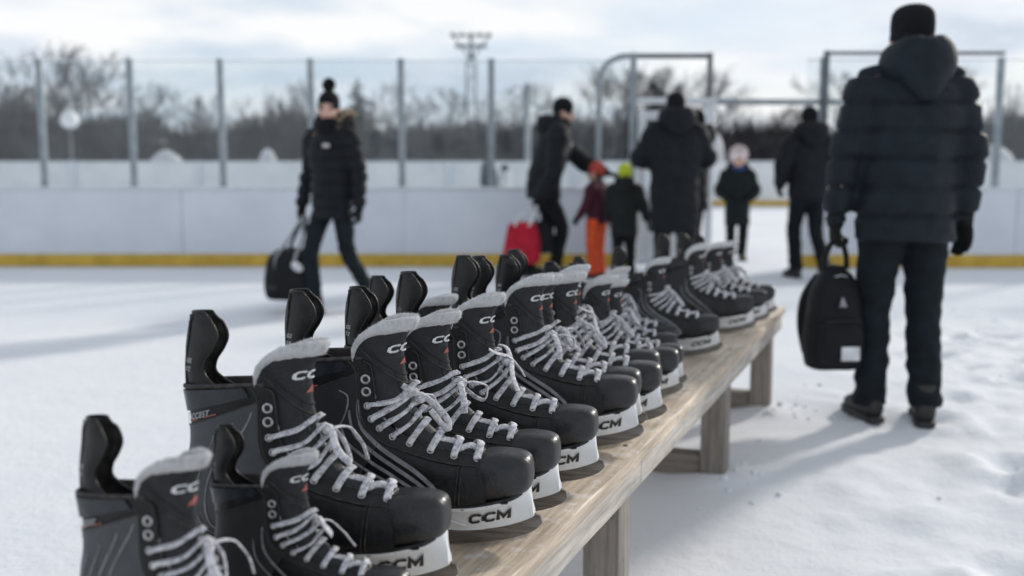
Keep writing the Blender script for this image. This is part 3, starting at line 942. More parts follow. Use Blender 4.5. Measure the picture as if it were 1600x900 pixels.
def person(name_label, loc, rz, h, pose, fit, group=None, cat='person'):
    k = h / 1.78
    J = {a: V(b) for a, b in BASE.items()}
    for a, b in pose.items():
        if a in J: J[a] = V(b)
    lean = R(pose.get('lean', 0)); piv = V((0, 0, .95))
    if lean:
        for a in ('waist', 'chest', 'neck', 'head', 'shL', 'shR', 'elL', 'elR', 'wrL', 'wrR'):
            if a not in pose.get('fixed', ()): J[a] = rx(J[a], piv, -lean)
    hs = pose.get('headscale', 1.)
    yaw = R(pose.get('yaw', 0)); nod = R(pose.get('nod', 0))
    HR = Matrix.Rotation(yaw, 3, 'Z') @ Matrix.Rotation(-nod - lean * .35, 3, 'X')
    root = empty('person', loc, rz, name_label, cat, group, k)
    hd = J['head']; nk = J['neck']
    H = lambda x, y, z: hd + HR @ (V((x, y, z)) * hs)
    up = (nk - J['chest']).normalized()
    # ---- the body, one continuous figure
    b = MB()
    b.tube([tuple(J['pelvis'] - V((0, 0, .12))), tuple(J['pelvis'] - V((0, 0, .03))), tuple(J['waist']), tuple(J['chest']), tuple(J['chest'].lerp(nk, .62)), tuple(nk)],
           [(.12, .09), (.165, .115), (.14, .10), (.17, .115), (.15, .09), (.06, .06)], 20, 24, (1, 0, 0))
    b.tube([tuple(nk - up * .05), tuple(nk), tuple(hd - HR @ V((0, .015, .06)) * hs)], [(.075, .07), (.06, .062), (.055, .06)], 14, 8, (1, 0, 0))
    b.ell(H(0, -.005, .025), (.077 * hs, .098 * hs, .10 * hs), HR, 20, 14)
    b.tube([tuple(H(0, .0, .02)), tuple(H(0, .022, -.03)), tuple(H(0, .045, -.08)), tuple(H(0, .058, -.108))], [(.072 * hs, .085 * hs), (.066 * hs, .07 * hs), (.047 * hs, .045 * hs), (.022 * hs, .018 * hs)], 16, 10, tuple(HR @ V((1, 0, 0))))
    b.tube([tuple(H(0, .085, .018)), tuple(H(0, .105, -.015)), tuple(H(0, .118, -.034)), tuple(H(0, .092, -.042))], [.010 * hs, .012 * hs, .016 * hs, .010 * hs], 8, 8)
    b.tube([tuple(H(-.045, .078, .026)), tuple(H(0, .093, .030)), tuple(H(.045, .078, .026))], .012 * hs, 8, 6)
    b.tube([tuple(H(-.022, .084, -.066)), tuple(H(0, .094, -.066)), tuple(H(.022, .084, -.066))], .009 * hs, 8, 6)
    for s in (-1, 1):
        b.ell(H(s * .078, -.005, -.005), (.011 * hs, .022 * hs, .032 * hs), HR, 10, 8)
        b.ell(H(s * .042, .062, -.028), (.024 * hs, .026 * hs, .022 * hs), HR, 10, 8)
    for s, q in (('L', -1), ('R', 1)):
        sh, el, wr = J['sh' + s], J['el' + s], J['wr' + s]
        b.tube([tuple(sh.lerp(nk, .45)), tuple(sh), tuple(sh.lerp(el, .4)), tuple(el), tuple(el.lerp(wr, .35)), tuple(wr)], [.06, .058, .05, .041, .043, .028], 12, 20)
        d = (wr - el).normalized()
        pn = V(pose.get('palm' + s, (-q, .15, 0)))
        hand(b, wr, pose.get('hand' + s, d), pn, pose.get('curl' + s, .35), pose.get('thumb' + s, q), 0, 1.)
        hp, kn, an = J['hip' + s], J['kn' + s], J['an' + s]
        b.tube([tuple(hp + V((0, 0, .06))), tuple(hp - V((0, 0, .03))), tuple(hp.lerp(kn, .5)), tuple(kn), tuple(kn.lerp(an, .3)), tuple(an)], [x * min(1, fit.get('legw', 1.) * .95) for x in (.07, .086, .076, .056, .058, .04)], 14, 24)
        ft = V(pose.get('foot' + s, (q * .12, 1, 0))).normalized()
        b.tube([tuple(an - ft * .05 - V((0, 0, .02))), tuple(an + ft * .05 - V((0, 0, .035))), tuple(an + ft * .16 - V((0, 0, .055)))], [(.035, .04), (.04, .038), (.036, .022)], 12, 8)
    fused(b, 'body', M['skin'], root, .0085, 3)
    if fit.get('face'):
        for s in (-1, 1):
            e = MB(); e.ell(H(s * .033, .079, .004), (.013, .011, .009), HR, 10, 8); e.build('eye', M['eye'], root)
            e = MB(); e.tube([tuple(H(s * .016, .100, .029)), tuple(H(s * .036, .096, .036)), tuple(H(s * .055, .078, .030))], (.004, .004), 6, 6); e.build('eyebrow', M['hair'], root)
        e = MB(); e.tube([tuple(H(-.024, .089, -.066)), tuple(H(0, .100, -.064)), tuple(H(.024, .089, -.066))], [(.003, .004), (.006, .008), (.003, .004)], 8, 8); e.build('mouth', M['lip'], root)
    # ---- hair
    b = MB(); b.ell(H(0, -.018, .03), (.082 * hs, .095 * hs, .10 * hs), HR, 16, 12)
    if fit.get('longhair'):
        b.tube([tuple(H(0, -.05, .0)), tuple(H(0, -.09, -.08)), tuple(H(0, -.085, -.19))], [(.08, .06), (.085, .05), (.05, .02)], 14, 10, tuple(HR @ V((1, 0, 0))))
    else:
        b.tube([tuple(H(0, -.03, .03)), tuple(H(0, -.05, -.035)), tuple(H(0, -.055, -.075))], [(.081, .075), (.075, .055), (.05, .03)], 14, 8, tuple(HR @ V((1, 0, 0))))
    b.jitter(.004, 40); b.build('hair', fit.get('hairmat', M['hair']), root)
    # ---- trousers
    pm = fit['pants']; w = fit.get('legw', 1.)
    b = MB()
    b.tube([tuple(J['pelvis'] + V((0, 0, .12))), tuple(J['pelvis']), tuple(J['pelvis'] - V((0, 0, .10))), tuple(J['pelvis'] - V((0, 0, .15)))], [(.17, .12), (.19, .14), (.185, .135), (.14, .11)], 20, 14, (1, 0, 0))
    for s, q in (('L', -1), ('R', 1)):
        hp, kn, an = J['hip' + s], J['kn' + s], J['an' + s]
        dn = (an - kn).normalized()
        b.tube([tuple(hp + V((0, 0, .04))), tuple(hp - V((0, 0, .06))), tuple(hp.lerp(kn, .5)), tuple(kn), tuple(kn.lerp(an, .5)), tuple(an - dn * .07), tuple(an + dn * .015)],
               [.098 * w, .108 * w, .098 * w, .083 * w, .078 * w, .078 * w, .082 * w], 16, 28)
    def wr(co, n):
        a = noise.noise(V((co.x * 9, co.y * 9, co.z * 22)) + V((loc[0], 0, 3))) * .010
        if co.z < .42: a += math.sin(co.z * 58 + co.x * 14 + noise.noise(co * 8) * 3) * .006 * (1 - co.z / .42)
        return co + n * a
    fused(b, 'trousers', pm, root, .013, 4, wr)
    # ---- boots
    for s, q in (('L', -1), ('R', 1)):
        an = J['an' + s]; ft = V(pose.get('foot' + s, (q * .12, 1, 0))).normalized()
        sd = V((ft.y, -ft.x, 0)).normalized(); z0 = an - V((0, 0, .085)); upf = sd.cross(ft)
        b = MB()
        b.tube([tuple(z0 - ft * .075 + V((0, 0, .055))), tuple(z0 - ft * .055 + V((0, 0, .058))), tuple(z0 + ft * .02 + V((0, 0, .062))), tuple(z0 + ft * .10 + V((0, 0, .050))), tuple(z0 + ft * .17 + V((0, 0, .044))), tuple(z0 + ft * .215 + V((0, 0, .040)))],
               [(.022, .02), (.042, .050), (.046, .054), (.050, .045), (.047, .034), (.018, .012)], 16, 22, tuple(sd))
        b.tube([tuple(z0 + V((0, 0, .06))), tuple(z0 + V((0, 0, .13))), tuple(z0 - ft * .01 + V((0, 0, .19)))], [(.05, .058), (.052, .056), (.056, .06)], 14, 8, tuple(sd))
        bt = fused(b, 'boot', fit.get('boots', M['shoe']), root, .010, 3)
        b = MB()
        out = catmull([(-.085, .01), (-.075, .036), (-.02, .045), (.06, .046), (.13, .054), (.19, .045), (.222, .012)], 20)
        rim = [(a, w_) for a, w_ in out] + [(a, -w_) for a, w_ in out[::-1]]
        n = len(rim); vs = []
        for zz, g in ((.0, .97), (.006, 1.03), (.024, 1.03), (.028, .97)):
            vs += [z0 + ft * a * g + sd * w_ * g + upf * zz for a, w_ in rim]
        fs = [(j * n + i, j * n + (i + 1) % n, (j + 1) * n + (i + 1) % n, (j + 1) * n + i) for j in range(3) for i in range(n)]
        fs += [tuple(range(n)), tuple(3 * n + i for i in range(n))]
        b.add(vs, fs).build('sole', M['sole'], bt, auto=40)
    # ---- jacket
    jm = fit['jacket']; p = fit.get('puff', 1.); hem = fit.get('hem', .80)
    pel = V((0, 0, .95))
    hemc = V((0, -.0, hem))
    b = MB()
    ch, wa = J['chest'], J['waist']
    flare = fit.get('flare', 1.)
    st = [(hemc, .205 * flare, .16 * flare)]
    if hem < .75: st.append((V((0, 0, (hem + .95) / 2)), .205 * (1 + flare) / 2, .16 * (1 + flare) / 2))
    st += [(V((0, 0, .95)) if hem < .9 else hemc.lerp(wa, .5), .205, .158), (wa, .205, .155), (ch, .235, .165), (ch.lerp(nk, .55), .215, .145), (ch.lerp(nk, .85), .15, .115), (nk + up * .02, .095, .10), (nk + up * .065, .085, .095)]
    b.tube([tuple(c) for c, _, _ in st], [(x * p, y * p) for _, x, y in st], 28, 40, (1, 0, 0))
    slv = fit.get('sleeve', 1.)
    for s, q in (('L', -1), ('R', 1)):
        sh, el, wr_ = J['sh' + s], J['el' + s], J['wr' + s]
        d = (wr_ - el).normalized()
        b.tube([tuple(sh.lerp(nk, .5) - V((0, 0, .02))), tuple(sh + V((q * .01, 0, -.015))), tuple(sh.lerp(el, .45)), tuple(el), tuple(el.lerp(wr_, .5)), tuple(wr_ - d * .03), tuple(wr_ + d * .012)],
               [.09 * p * slv, .105 * p * slv, .094 * p * slv, .084 * p * slv, .074 * p * slv, .064 * p * slv, .050 * p * slv], 18, 34)
    per = fit.get('quilt', 0)
    def puffed(co, n):
        a = noise.noise(co * 7 + V((loc[0], loc[1], 0))) * .010 + noise.noise(co * 19) * .004
        if per:
            q = abs(math.sin(math.pi * (co.z - hem + .10 * 0) / per + .25 * noise.noise(co * 4)))
            a += (min(1, q * 1.9) ** .6 - 1) * .025
        else:
            a += math.sin(co.z * 42 + noise.noise(co * 6) * 4) * .0035
        return co + n * a
    jk = fused(b, 'jacket', jm, root, .0125, 5, puffed)
    if fit.get('hood', True) and not fit.get('hoodup'):
        b = MB(); hw = fit.get('hoodw', 1.)
        c0 = nk + up * (.04 + fit.get('hoodz', 0))
        b.tube([tuple(c0 + V((-.115 * hw, .055, -.03))), tuple(c0 + V((-.150 * hw, -.03, .0))), tuple(c0 + V((-.10 * hw, -.12, .01))), tuple(c0 + V((0, -.155, -.005))), tuple(c0 + V((.10 * hw, -.12, .01))), tuple(c0 + V((.150 * hw, -.03, .0))), tuple(c0 + V((.115 * hw, .055, -.03)))],
               [(.03, .04), (.05, .075), (.055, .095), (.06, .105), (.055, .095), (.05, .075), (.03, .04)], 14, 34)
        b.ell(c0 + V((0, -.13, -.06)), (.13 * hw, .06, .10), None, 18, 12)
        fused(b, 'hood', fit.get('hoodmat', jm), jk, .012, 5, lambda co, n: co + n * noise.noise(co * 12) * .008)
    if fit.get('fur'):
        b = MB(); c0 = nk + up * .06
        pts = [c0 + V((-.125, .03, -.03)), c0 + V((-.14, -.03, .02)), c0 + V((-.11, -.11, .05)), c0 + V((0, -.155, .06)), c0 + V((.09, -.12, .02)), c0 + V((.12, -.04, -.03))]
        P = catmull([tuple(x) for x in pts], 60)
        b.tube(P, .038, 12); rf = random.Random(5)
        for _ in range(2600):
            q = V(rf.choice(P)); dd = V((rf.gauss(0, 1), rf.gauss(0, 1), rf.gauss(0, 1))).normalized()
            s0 = dd.orthogonal().normalized() * .004
            b.add([q + dd * .03 - s0, q + dd * .03 + s0, q + dd * rf.uniform(.05, .075) + V((0, 0, -.01))], [(0, 1, 2)])
        b.build('fur_trim', M['fur'], jk)
    if fit.get('hoodup'):
        b = MB()
        b.ell(H(0, -.03, .02), (.125, .135, .15), HR, 20, 14)
        b.tube([tuple(H(0, -.03, .0)), tuple(nk + up * .02 + V((0, -.03, 0))), tuple(nk - up * .06)], [(.12, .125), (.14, .13), (.17, .13)], 18, 12, (1, 0, 0))
        fused(b, 'hood', jm, jk, .012, 5, lambda co, n: co + n * noise.noise(co * 10) * .008)
    if fit.get('scarf'):
        b = MB()
        for q in range(2):
            b.tube([tuple(nk + up * (.012 + .036 * q) + V((.088 * math.cos(t), .014 + .092 * math.sin(t), .012 * math.sin(3 * t + q)))) for t in lin(0, 2 * math.pi, 24)], .032, 10)
        b.jitter(.01, 18); b.build('scarf', fit['scarf'], root)
    if fit.get('logo'):
        lx, lz = fit['logo']
        b = MB(); fr = ch + V((lx, 0, lz - 1.30))
        y = .158 * p + .012
        for dz, w_ in ((.011, .030), (0, .036), (-.011, .028)):
            b.tube([tuple(fr + V((-w_, y - .012 + .0, dz))), tuple(fr + V((0, y + .004, dz + .003))), tuple(fr + V((w_, y - .006, dz)))], [(.006, .0045)] * 3, 8, 8)
        b.build('chest_logo', M['white_print'], jk)
    # ---- hat
    ht = fit.get('hat')
    if ht:
        b = MB()
        prof = [(.093, .040), (.098, .052), (.101, .075), (.099, .10), (.092, .126), (.068, .154), (.036, .172), (.0005, .179)]
        if ht.get('tall'): prof = [(.093, .030), (.098, .05), (.101, .09), (.100, .12), (.096, .145), (.080, .168), (.048, .184), (.0005, .190)]
        nn = 28
        rib = lambda i: 1 + .012 * (i % 2)
        vs = [H(r * math.cos(2 * math.pi * i / nn) * .85 * rib(i), -.012 + r * math.sin(2 * math.pi * i / nn) * 1.03 * rib(i), z - .026 - .014 * (1 if math.sin(2 * math.pi * i / nn) < -.3 else 0) * (1 if z < .05 else 0)) for r, z in catmull(prof, 18) for i in range(nn)]
        fs = [(j * nn + i, j * nn + (i + 1) % nn, (j + 1) * nn + (i + 1) % nn, (j + 1) * nn + i) for j in range(18) for i in range(nn)]
        b.add(vs, fs)
        hat = b.build('hat', ht['mat'], root)
        b = MB()
        P = [tuple(H(.081 * math.cos(t), -.012 + .098 * math.sin(t), .024 + (-.014 if math.sin(t) < -.3 else 0))) for t in lin(0, 2 * math.pi, 40)]
        b.tube(P, [(.008, .030)] * len(P), 10, None, None)
        b2 = MB(); b2.tube(P, [(.027 * hs, .0065)] * len(P), 10, None, (0, 0, 1)); b2.build('brim', ht.get('brim', ht['mat']), hat)
        if ht.get('pom'):
            b = MB(); c = H(0, -.02, .165 + ht['pom'] * .6); b.ell(c, (ht['pom'],) * 3, None, 14, 10); rf = random.Random(2)
            for _ in range(900):
                dd = V((rf.gauss(0, 1), rf.gauss(0, 1), rf.gauss(0, 1))).normalized(); s0 = dd.orthogonal().normalized() * .004
                b.add([c + dd * ht['pom'] * .9 - s0, c + dd * ht['pom'] * .9 + s0, c + dd * ht['pom'] * rf.uniform(1.1, 1.35)], [(0, 1, 2)])
            b.build('pompom', ht['mat'], hat)
        if ht.get('fluff'):
            b = MB(); rf = random.Random(3); c = H(0, -.01, .06)
            for _ in range(2600):
                dd = V((rf.gauss(0, 1), rf.gauss(0, 1), abs(rf.gauss(0, 1)) - .2)).normalized(); s0 = dd.orthogonal().normalized() * .006
                q = c + V((dd.x * .10, dd.y * .115, dd.z * .12)) * hs
                if dd.y > .12 and dd.z < .42: continue
                b.add([q - s0, q + s0, q + dd * rf.uniform(.025, .05)], [(0, 1, 2)])
            b.build('fleece', ht['mat'], hat)
    # ---- gloves
    if fit.get('gloves', M['glove']):
        for s, q in (('L', -1), ('R', 1)):
            el, wr_ = J['el' + s], J['wr' + s]; d = (wr_ - el).normalized()
            b = MB()
            hand(b, wr_, pose.get('hand' + s, d), V(pose.get('palm' + s, (-q, .15, 0))), pose.get('curl' + s, .35), pose.get('thumb' + s, q), .0035, 1.)
            b.tube([tuple(wr_ - d * .05), tuple(wr_ + V(pose.get('hand' + s, d)).normalized() * .03)], [.040, .036], 14, 4)
            fused(b, 'glove', fit.get('gloves', M['glove']), root, .0075, 2)
    return root, J, k

def world_hand(root, J, s, pose, k, a=.085, c=.03):
    """centre of the grip in the hand, in world space"""
    el, w = J['el' + s], J['wr' + s]; d = V(pose.get('hand' + s, (w - el))).normalized(); q = -1 if s == 'L' else 1
    pn = V(pose.get('palm' + s, (-q, .15, 0))); pn = (pn - d * pn.dot(d)).normalized()
    return Matrix.LocRotScale(root.location, root.rotation_euler, root.scale) @ (w + d * a + pn * c)
# ------------------------------------------------------------------ ground
def axis(lo, hi, far0, far1, step):
    a = [lo + i * step for i in range(int((hi - lo) / step) + 1)]
    s, x = step, a[-1]; R_ = []
    while x < far1: s *= 1.22; x += s; R_.append(x)
    s, x = step, a[0]; L_ = []
    while x > far0: s *= 1.22; x -= s; L_.append(x)
    return L_[::-1] + a + R_
gx = axis(-3.2, 6.2, -900, 900, .045); gy = axis(1.0, 9.5, -60, 1800, .045)
FEET = []
def ground_z(x, y):
    # trodden snow to the right of the bench, smoother sheet to the left and on the rink
    t = max(0., min(1., (x - (.35 + .403 * (y - 1.6)) + .5) / .9)) * max(0., min(1., (9.8 - y) / 2.5)) * max(0, min(1, (7 - x) / 1.5))
    n1 = noise.noise(V((x * 2.3, y * 2.3, 0))); n2 = noise.noise(V((x * 6.5, y * 6.5, 4))); n3 = noise.noise(V((x * 16, y * 16, 9)))
    n4 = noise.noise(V((x * .7, y * .7, 2)))
    n5 = noise.noise(V((x * 34, y * 34, 3)))
    z = t * (.022 * n1 + .030 * n2 * (n1 + .5) + .022 * max(0, n3) + .007 * n5) + .004 * n4 + .0025 * n1
    for fx, fy, r in PRINTS:
        d = ((x - fx) ** 2 + (y - fy) ** 2) / (r * r)
        if d < 6: z += -.028 * math.exp(-d) + .012 * math.exp(-((d ** .5 - 1.6) ** 2) * 5)
    for lx_, ly_ in LEGS:
        d = ((x - lx_) ** 2 + (y - ly_) ** 2) / .018
        if d < 8: z += .034 * math.exp(-d * .8) * (1 + .8 * n2)
    return z - .006
LEGS = [(.0367 + .373 * x - .928 * y, 1.607 + .928 * x + .373 * y) for x in (.72, 2.07, 3.17) for y in (.08, .50)]
rp = random.Random(11)
PRINTS = [(rp.uniform(.9, 5.5), rp.uniform(2.4, 7.5), rp.uniform(.06, .11)) for _ in range(150)]
PRINTS = [p for p in PRINTS if p[0] > .65 + .403 * (p[1] - 1.6)]
g = MB()
near = lambda x, y: -3.3 < x < 6.4 and .9 < y < 9.8
g.grid(lambda x, y: V((x, y, ground_z(x, y) if near(x, y) else -.006 + (.05 * noise.noise(V((x * .05, y * .05, 0))) if y > 31 else 0))), gx, gy, 0)
ground = g.build('snow_ground', M['snow'])
tag(ground, None, None, None, 'structure')

rc = random.Random(8); cl = MB()
for _ in range(230):
    x = rc.uniform(.5, 5.2); y = rc.uniform(2.0, 8.0)
    if rc.random() < .72:
        q = rc.choice(LEGS); x = q[0] + rc.gauss(0, .16); y = q[1] + rc.gauss(0, .16)
    if x < .35 + .403 * (y - 1.6) - .4: continue
    r = rc.uniform(.004, .013) * (1.4 if rc.random() < .1 else 1)
    c = MB().ell((0, 0, 0), (r, r * rc.uniform(.7, 1.2), r * .7), None, 7, 5).jitter(r * .5, .6 / r, rc.random() * 9)
    cl.add([V(v) + V((x, y, ground_z(x, y) + r * .25)) for v in c.v], c.f)
clumps = cl.build('snow_crumbs', M['snow'])
tag(clumps, None, None, None, 'stuff')
clumps['label'] = 'small crumbs of trodden snow scattered around the bench legs'

# ------------------------------------------------------------------ bench
BZ = .47
bd = V((.373, .928, 0)).normalized(); bn = V((-bd.y, bd.x, 0))
BE = V((.0367, 1.607, 0))
bang = math.atan2(bd.y, bd.x)
bench = empty('wooden_bench', BE, bang, 'long weathered grey wooden bench carrying the row of hockey skates', 'bench')
L0, L1, BW = -1.0, 3.27, .60             # local x along the bench, local y to the left of its front edge
pw = [0, .205, .402, BW]
for i in range(3):
    b = MB(); b.plank((L0, pw[i] + .004, BZ - .034), (L1 - (.014 if i == 1 else .004 * i), pw[i + 1] - .004, BZ - .001), .005)
    pk_ = b.build('plank', M['plank'], bench, auto=40)
    for nx in (-.60, .72, 2.07, 3.165):
        for dy in (.045, pw[i + 1] - pw[i] - .045):
            b = MB(); b.tube([(nx + .01 * (i - 1), pw[i] + dy, BZ - .004), (nx + .01 * (i - 1), pw[i] + dy, BZ + .0006), (nx + .01 * (i - 1), pw[i] + dy, BZ + .001)], [.0055, .0055, .003], 10)
            b.build('nail_head', M['steel'], pk_, auto=40)
for y0, y1 in ((.016, .044), (BW - .044, BW - .016)):
    for xa, xb in ((L0 + .02, .738), (.742, L1 - .03)):
        b = MB(); b.plank((xa, y0, BZ - .100), (xb, y1, BZ - .0385), .004); b.build('apron', M['apron'], bench, auto=40)
LX = [-.60, .72, 2.07, 3.17]
for x in LX:
    for y in (.047, BW - .135):
        b = MB(); b.box((x - .046, y, -.03), (x + .046, y + .088, BZ - .0365), .005); b.jitter(.0015, 9, x)
        b.build('leg', M['post'], bench, auto=40)
    b = MB(); b.box((x - .036, .138, .0), (x + .036, BW - .138, .085), .004); b.build('stretcher', M['rail'], bench, auto=40)
    b = MB(); b.box((x - .036, .138, BZ - .105), (x + .036, BW - .138, BZ - .037), .004); b.build('crossbeam', M['rail'], bench, auto=40)
    b = MB(); b.box((x - .049, .060, BZ - .165), (x - .0475, .122, BZ - .105), .0006)
    br = b.build('bracket', M['bracket'], bench, auto=40)
    b = MB()
    b.tube([(x - .0475, .091, BZ - .135), (x - .058, .091, BZ - .135)], .009, 8); b.build('bolt', M['sole'], br, auto=40)

# ------------------------------------------------------------------ skates
protos = [make_skate('grey', 0), make_skate('swoosh', 1), make_skate('plain', 2), make_skate('swoosh', 3), make_skate('plain', 4)]
GRP = 'black hockey skates lined up on the bench'
used = [False] * 5
rs = random.Random(4)
def put_skate(p, along, inset, yaw, sc, label):
    """along: distance along the front edge of the bench, inset: how far the toe stands behind that edge, yaw: heading in the world"""
    toe = BE + bd * along + bn * inset
    f = V((math.cos(R(yaw)), math.sin(R(yaw)), 0))
    heel = toe - f * G * 1.0 * sc
    o = protos[p] if not used[p] else copy_tree(protos[p])
    used[p] = True
    o.location = (heel.x, heel.y, BZ); o.rotation_euler = (R(rs.uniform(-2.6, 2.6)), 0, R(yaw + rs.uniform(-2.5, 2.5))); o.scale = (sc,) * 3
    tag(o, label, 'ice skate', GRP)
    return o
SK = [
 (0, -.560, .040, -18, .76, 'grey sided skate nearest the camera, cut off by the bottom left corner'),
 (2, -.365, .035, -14, .65, 'small all-black skate in front of the tall grey sided one, cut by the bottom edge'),
 (0, -.205, .055, -11, .95, 'tall grey sided skate whose whole tendon guard stands out against the snow'),
 (1, .024, .012, -12, .975, 'skate with bold silver swoosh lines, directly behind the tall grey sided skate'),
 (3, .190, .020, -14, .94, 'skate with lace loops spilling over, half hidden behind the one with silver swoosh lines'),
 (4, .390, .012, -13, .96, 'plain black skate with wide felt tongue, left of the tall skate at the bench joint'),
 (2, .525, .200, -15, .89, 'skate set back from the edge, only felt tongue and guard showing between neighbours'),
 (3, .660, .006, -13, .985, 'tall neatly laced skate with swoosh lines, at the plank joint of the bench'),
 (0, .785, .030, -14, .96, 'grey sided skate tucked close behind the tall neatly laced skate'),
 (1, .910, .010, -11, .95, 'swoosh lined skate with tangled laces, third skate beyond the bench joint'),
 (4, 1.050, .050, -12, .95, 'plain black skate mostly hidden by the swoosh lined one with tangled laces'),
 (1, 1.185, .030, -8, .86, 'smaller skate with bright felt lip near the middle of the bench edge'),
 (2, 1.330, .050, -8, .80, 'small skate showing mainly its laces, behind the one with bright felt lip'),
 (0, 1.520, .110, -8, .78, 'smallest skate of the middle group, set back before the blurred end group'),
 (4, 1.700, .150, -7, .79, 'small plain skate standing back from the edge, just before the gap in the row'),
 (1, 1.900, .055, -6, .835, 'blurred skate with clear space on both sides, fourth from the far end'),
 (2, 2.420, .020, -7, .865, 'blurred skate with rolled felt tongue, third from the far end'),
 (1, 2.675, .008, -7, .835, 'blurred skate between two others, second from the far end'),
 (2, 2.895, .006, -6, .81, 'blurred skate at the very far end of the bench'),
]
for a in SK: put_skate(*a)
# ------------------------------------------------------------------ people
def rig(label, loc, rz, h, pose, fit): return person(label, loc, R(rz), h, pose, fit)

# large man seen from behind, right foreground
P1 = dict(head=(0, .02, 1.605), elL=(-.272, -.02, 1.15), wrL=(-.285, .04, .875), handL=(.02, .08, -1), palmL=(1, .1, 0), curlL=1.25, thumbL=-1,
          elR=(.258, -.03, 1.15), wrR=(.265, .02, .885), handR=(.10, .16, -1), palmR=(-.7, -.5, 0), curlR=.42,
          shL=(-.175, 0, 1.435), shR=(.175, 0, 1.435), anL=(-.10, .05, .085), anR=(.105, -.04, .085), knL=(-.10, .05, .49), knR=(.105, .02, .49), footL=(-.05, 1, 0), footR=(.35, 1, 0))
F1_ = dict(jacket=M['navy'], pants=M['darkpants'], hem=.775, puff=1.02, quilt=.118, hoodw=.70, hoodz=-.02, legw=.92, sleeve=.82, hat=dict(mat=M['knit'], tall=True))
man, J, k = rig('large man from behind in a navy quilted jacket and dark beanie, holding a black backpack', (1.675, 4.37, 0), 2, 1.79, P1, F1_)
G1 = world_hand(man, J, 'L', P1, k)

# woman walking left with the duffel bag
P2 = dict(elR=(.275, -.02, 1.13), wrR=(.285, .06, .86), handR=(0, .06, -1), palmR=(-1, .1, 0), curlR=1.25,
          elL=(-.265, -.03, 1.14), wrL=(-.265, -.02, .87), curlL=.8, anR=(.07, .16, .09), knR=(.09, .17, .50), anL=(-.09, -.33, .15), knL=(-.10, -.06, .50),
          footL=(-.05, 1, -.55), footR=(.05, 1, .08), yaw=28, nod=2)
F2_ = dict(jacket=M['blackjkt'], pants=M['darkpants'], hem=.76, puff=.90, quilt=.10, legw=.82, face=True, longhair=False, fur=True, scarf=M['knit'], hat=dict(mat=M['knit'], pom=.048), logo=(-.085, 1.36), boots=M['tanshoe'], sleeve=.92)
woman, J, k = rig('woman walking left in a black fur hooded jacket and bobble hat, carrying a duffel bag', (-1.36, 7.78, 0), 148, 1.65, P2, F2_)
G2 = world_hand(woman, J, 'R', P2, k)

# man leaning towards the children, red bag in his hand
P3 = dict(lean=14, fixed=('elL', 'wrL', 'elR', 'wrR'), elL=(-.22, .42, 1.15), wrL=(-.17, .66, 1.03), handL=(.1, 1, -.12), palmL=(.3, 0, -1), curlL=.5,
          elR=(.29, .06, 1.04), wrR=(.27, -.10, .80), handR=(0, -.15, -1), palmR=(-1, 0, 0), curlR=1.25,
          anR=(.09, .10, .085), knR=(.10, .17, .50), anL=(-.09, -.16, .085), knL=(-.10, .06, .51), nod=8, yaw=-6)
F3_ = dict(jacket=M['blackjkt'], pants=M['blackpants'], hem=.78, puff=1.08, legw=.85, face=True, hoodw=.75, hoodz=-.02, scarf=M['knit'], hat=dict(mat=M['knit']), logo=(.03, 1.33))
dad, J, k = rig('man in black leaning right towards two children, a red bag hanging from his hand', (.32, 10.35, 0), -84, 1.80, P3, F3_)
G3 = world_hand(dad, J, 'R', P3, k)

KID = dict(headscale=1.28, head=(0, .02, 1.66))
rig('small child in bright orange red snow trousers and red hat beside the leaning man', (.845, 10.25, 0), 60, 1.12, dict(KID, elL=(-.25, .06, 1.16), wrL=(-.24, .2, .97), elR=(.26, .02, 1.17)),
    dict(jacket=M['plum'], pants=M['redsuit'], hem=.86, puff=.98, legw=1.22, face=True, hat=dict(mat=M['redknit']), hood=False))
rig('child with lime green hat and charcoal jacket, seen from behind next to orange red trousers', (1.10, 10.05, 0), -12, 1.10, dict(KID, elR=(.30, -.02, 1.18), wrR=(.36, .03, .96), elL=(-.26, .03, 1.16), wrL=(-.27, .14, .96)),
    dict(jacket=M['charjkt'], pants=M['blackpants'], hem=.70, puff=1.05, legw=1.05, hat=dict(mat=M['lime']), hoodw=.8))
rig('broad person from behind in a long dark hooded coat with arms folded in front', (1.49, 9.42, 0), 4, 1.76, dict(elL=(-.325, .06, 1.19), wrL=(-.10, .27, 1.14), elR=(.325, .06, 1.19), wrR=(.10, .29, 1.17), handL=(1, .15, 0), handR=(-1, .15, 0), palmL=(0, -1, 0), palmR=(0, -1, 0), nod=10),
    dict(jacket=M['blackjkt'], pants=M['blackpants'], hem=.52, puff=1.13, flare=.98, quilt=0, legw=1.0, hat=dict(mat=M['knit']), hoodw=.9, hoodz=.02, sleeve=.9))
rig('person in black standing mostly hidden behind the broad coat wearer, facing left', (1.83, 10.3, 0), 70, 1.66, dict(elR=(.25, -.03, 1.16), wrR=(.25, .04, .92)),
    dict(jacket=M['blackjkt'], pants=M['blackpants'], hem=.72, puff=.95, face=True, hat=dict(mat=M['knit'])))
rig('child facing the camera in a dark green coat and fluffy pale pink hat', (2.70, 12.3, 0), 176, 1.27, dict(KID, elL=(-.31, -.04, 1.16), wrL=(-.19, .13, 1.02), elR=(.31, -.04, 1.16), wrR=(.19, .13, 1.02), handL=(.8, .5, -.4), handR=(-.8, .5, -.4), anL=(-.08, .05, .085), anR=(.09, -.03, .085)),
    dict(jacket=M['greenjkt'], pants=M['blackpants'], hem=.58, puff=1.02, face=True, hat=dict(mat=M['pinkwhite'], fluff=True), scarf=fabric('blue_scarf', (.02, .05, .14)), boots=M['tanshoe']))
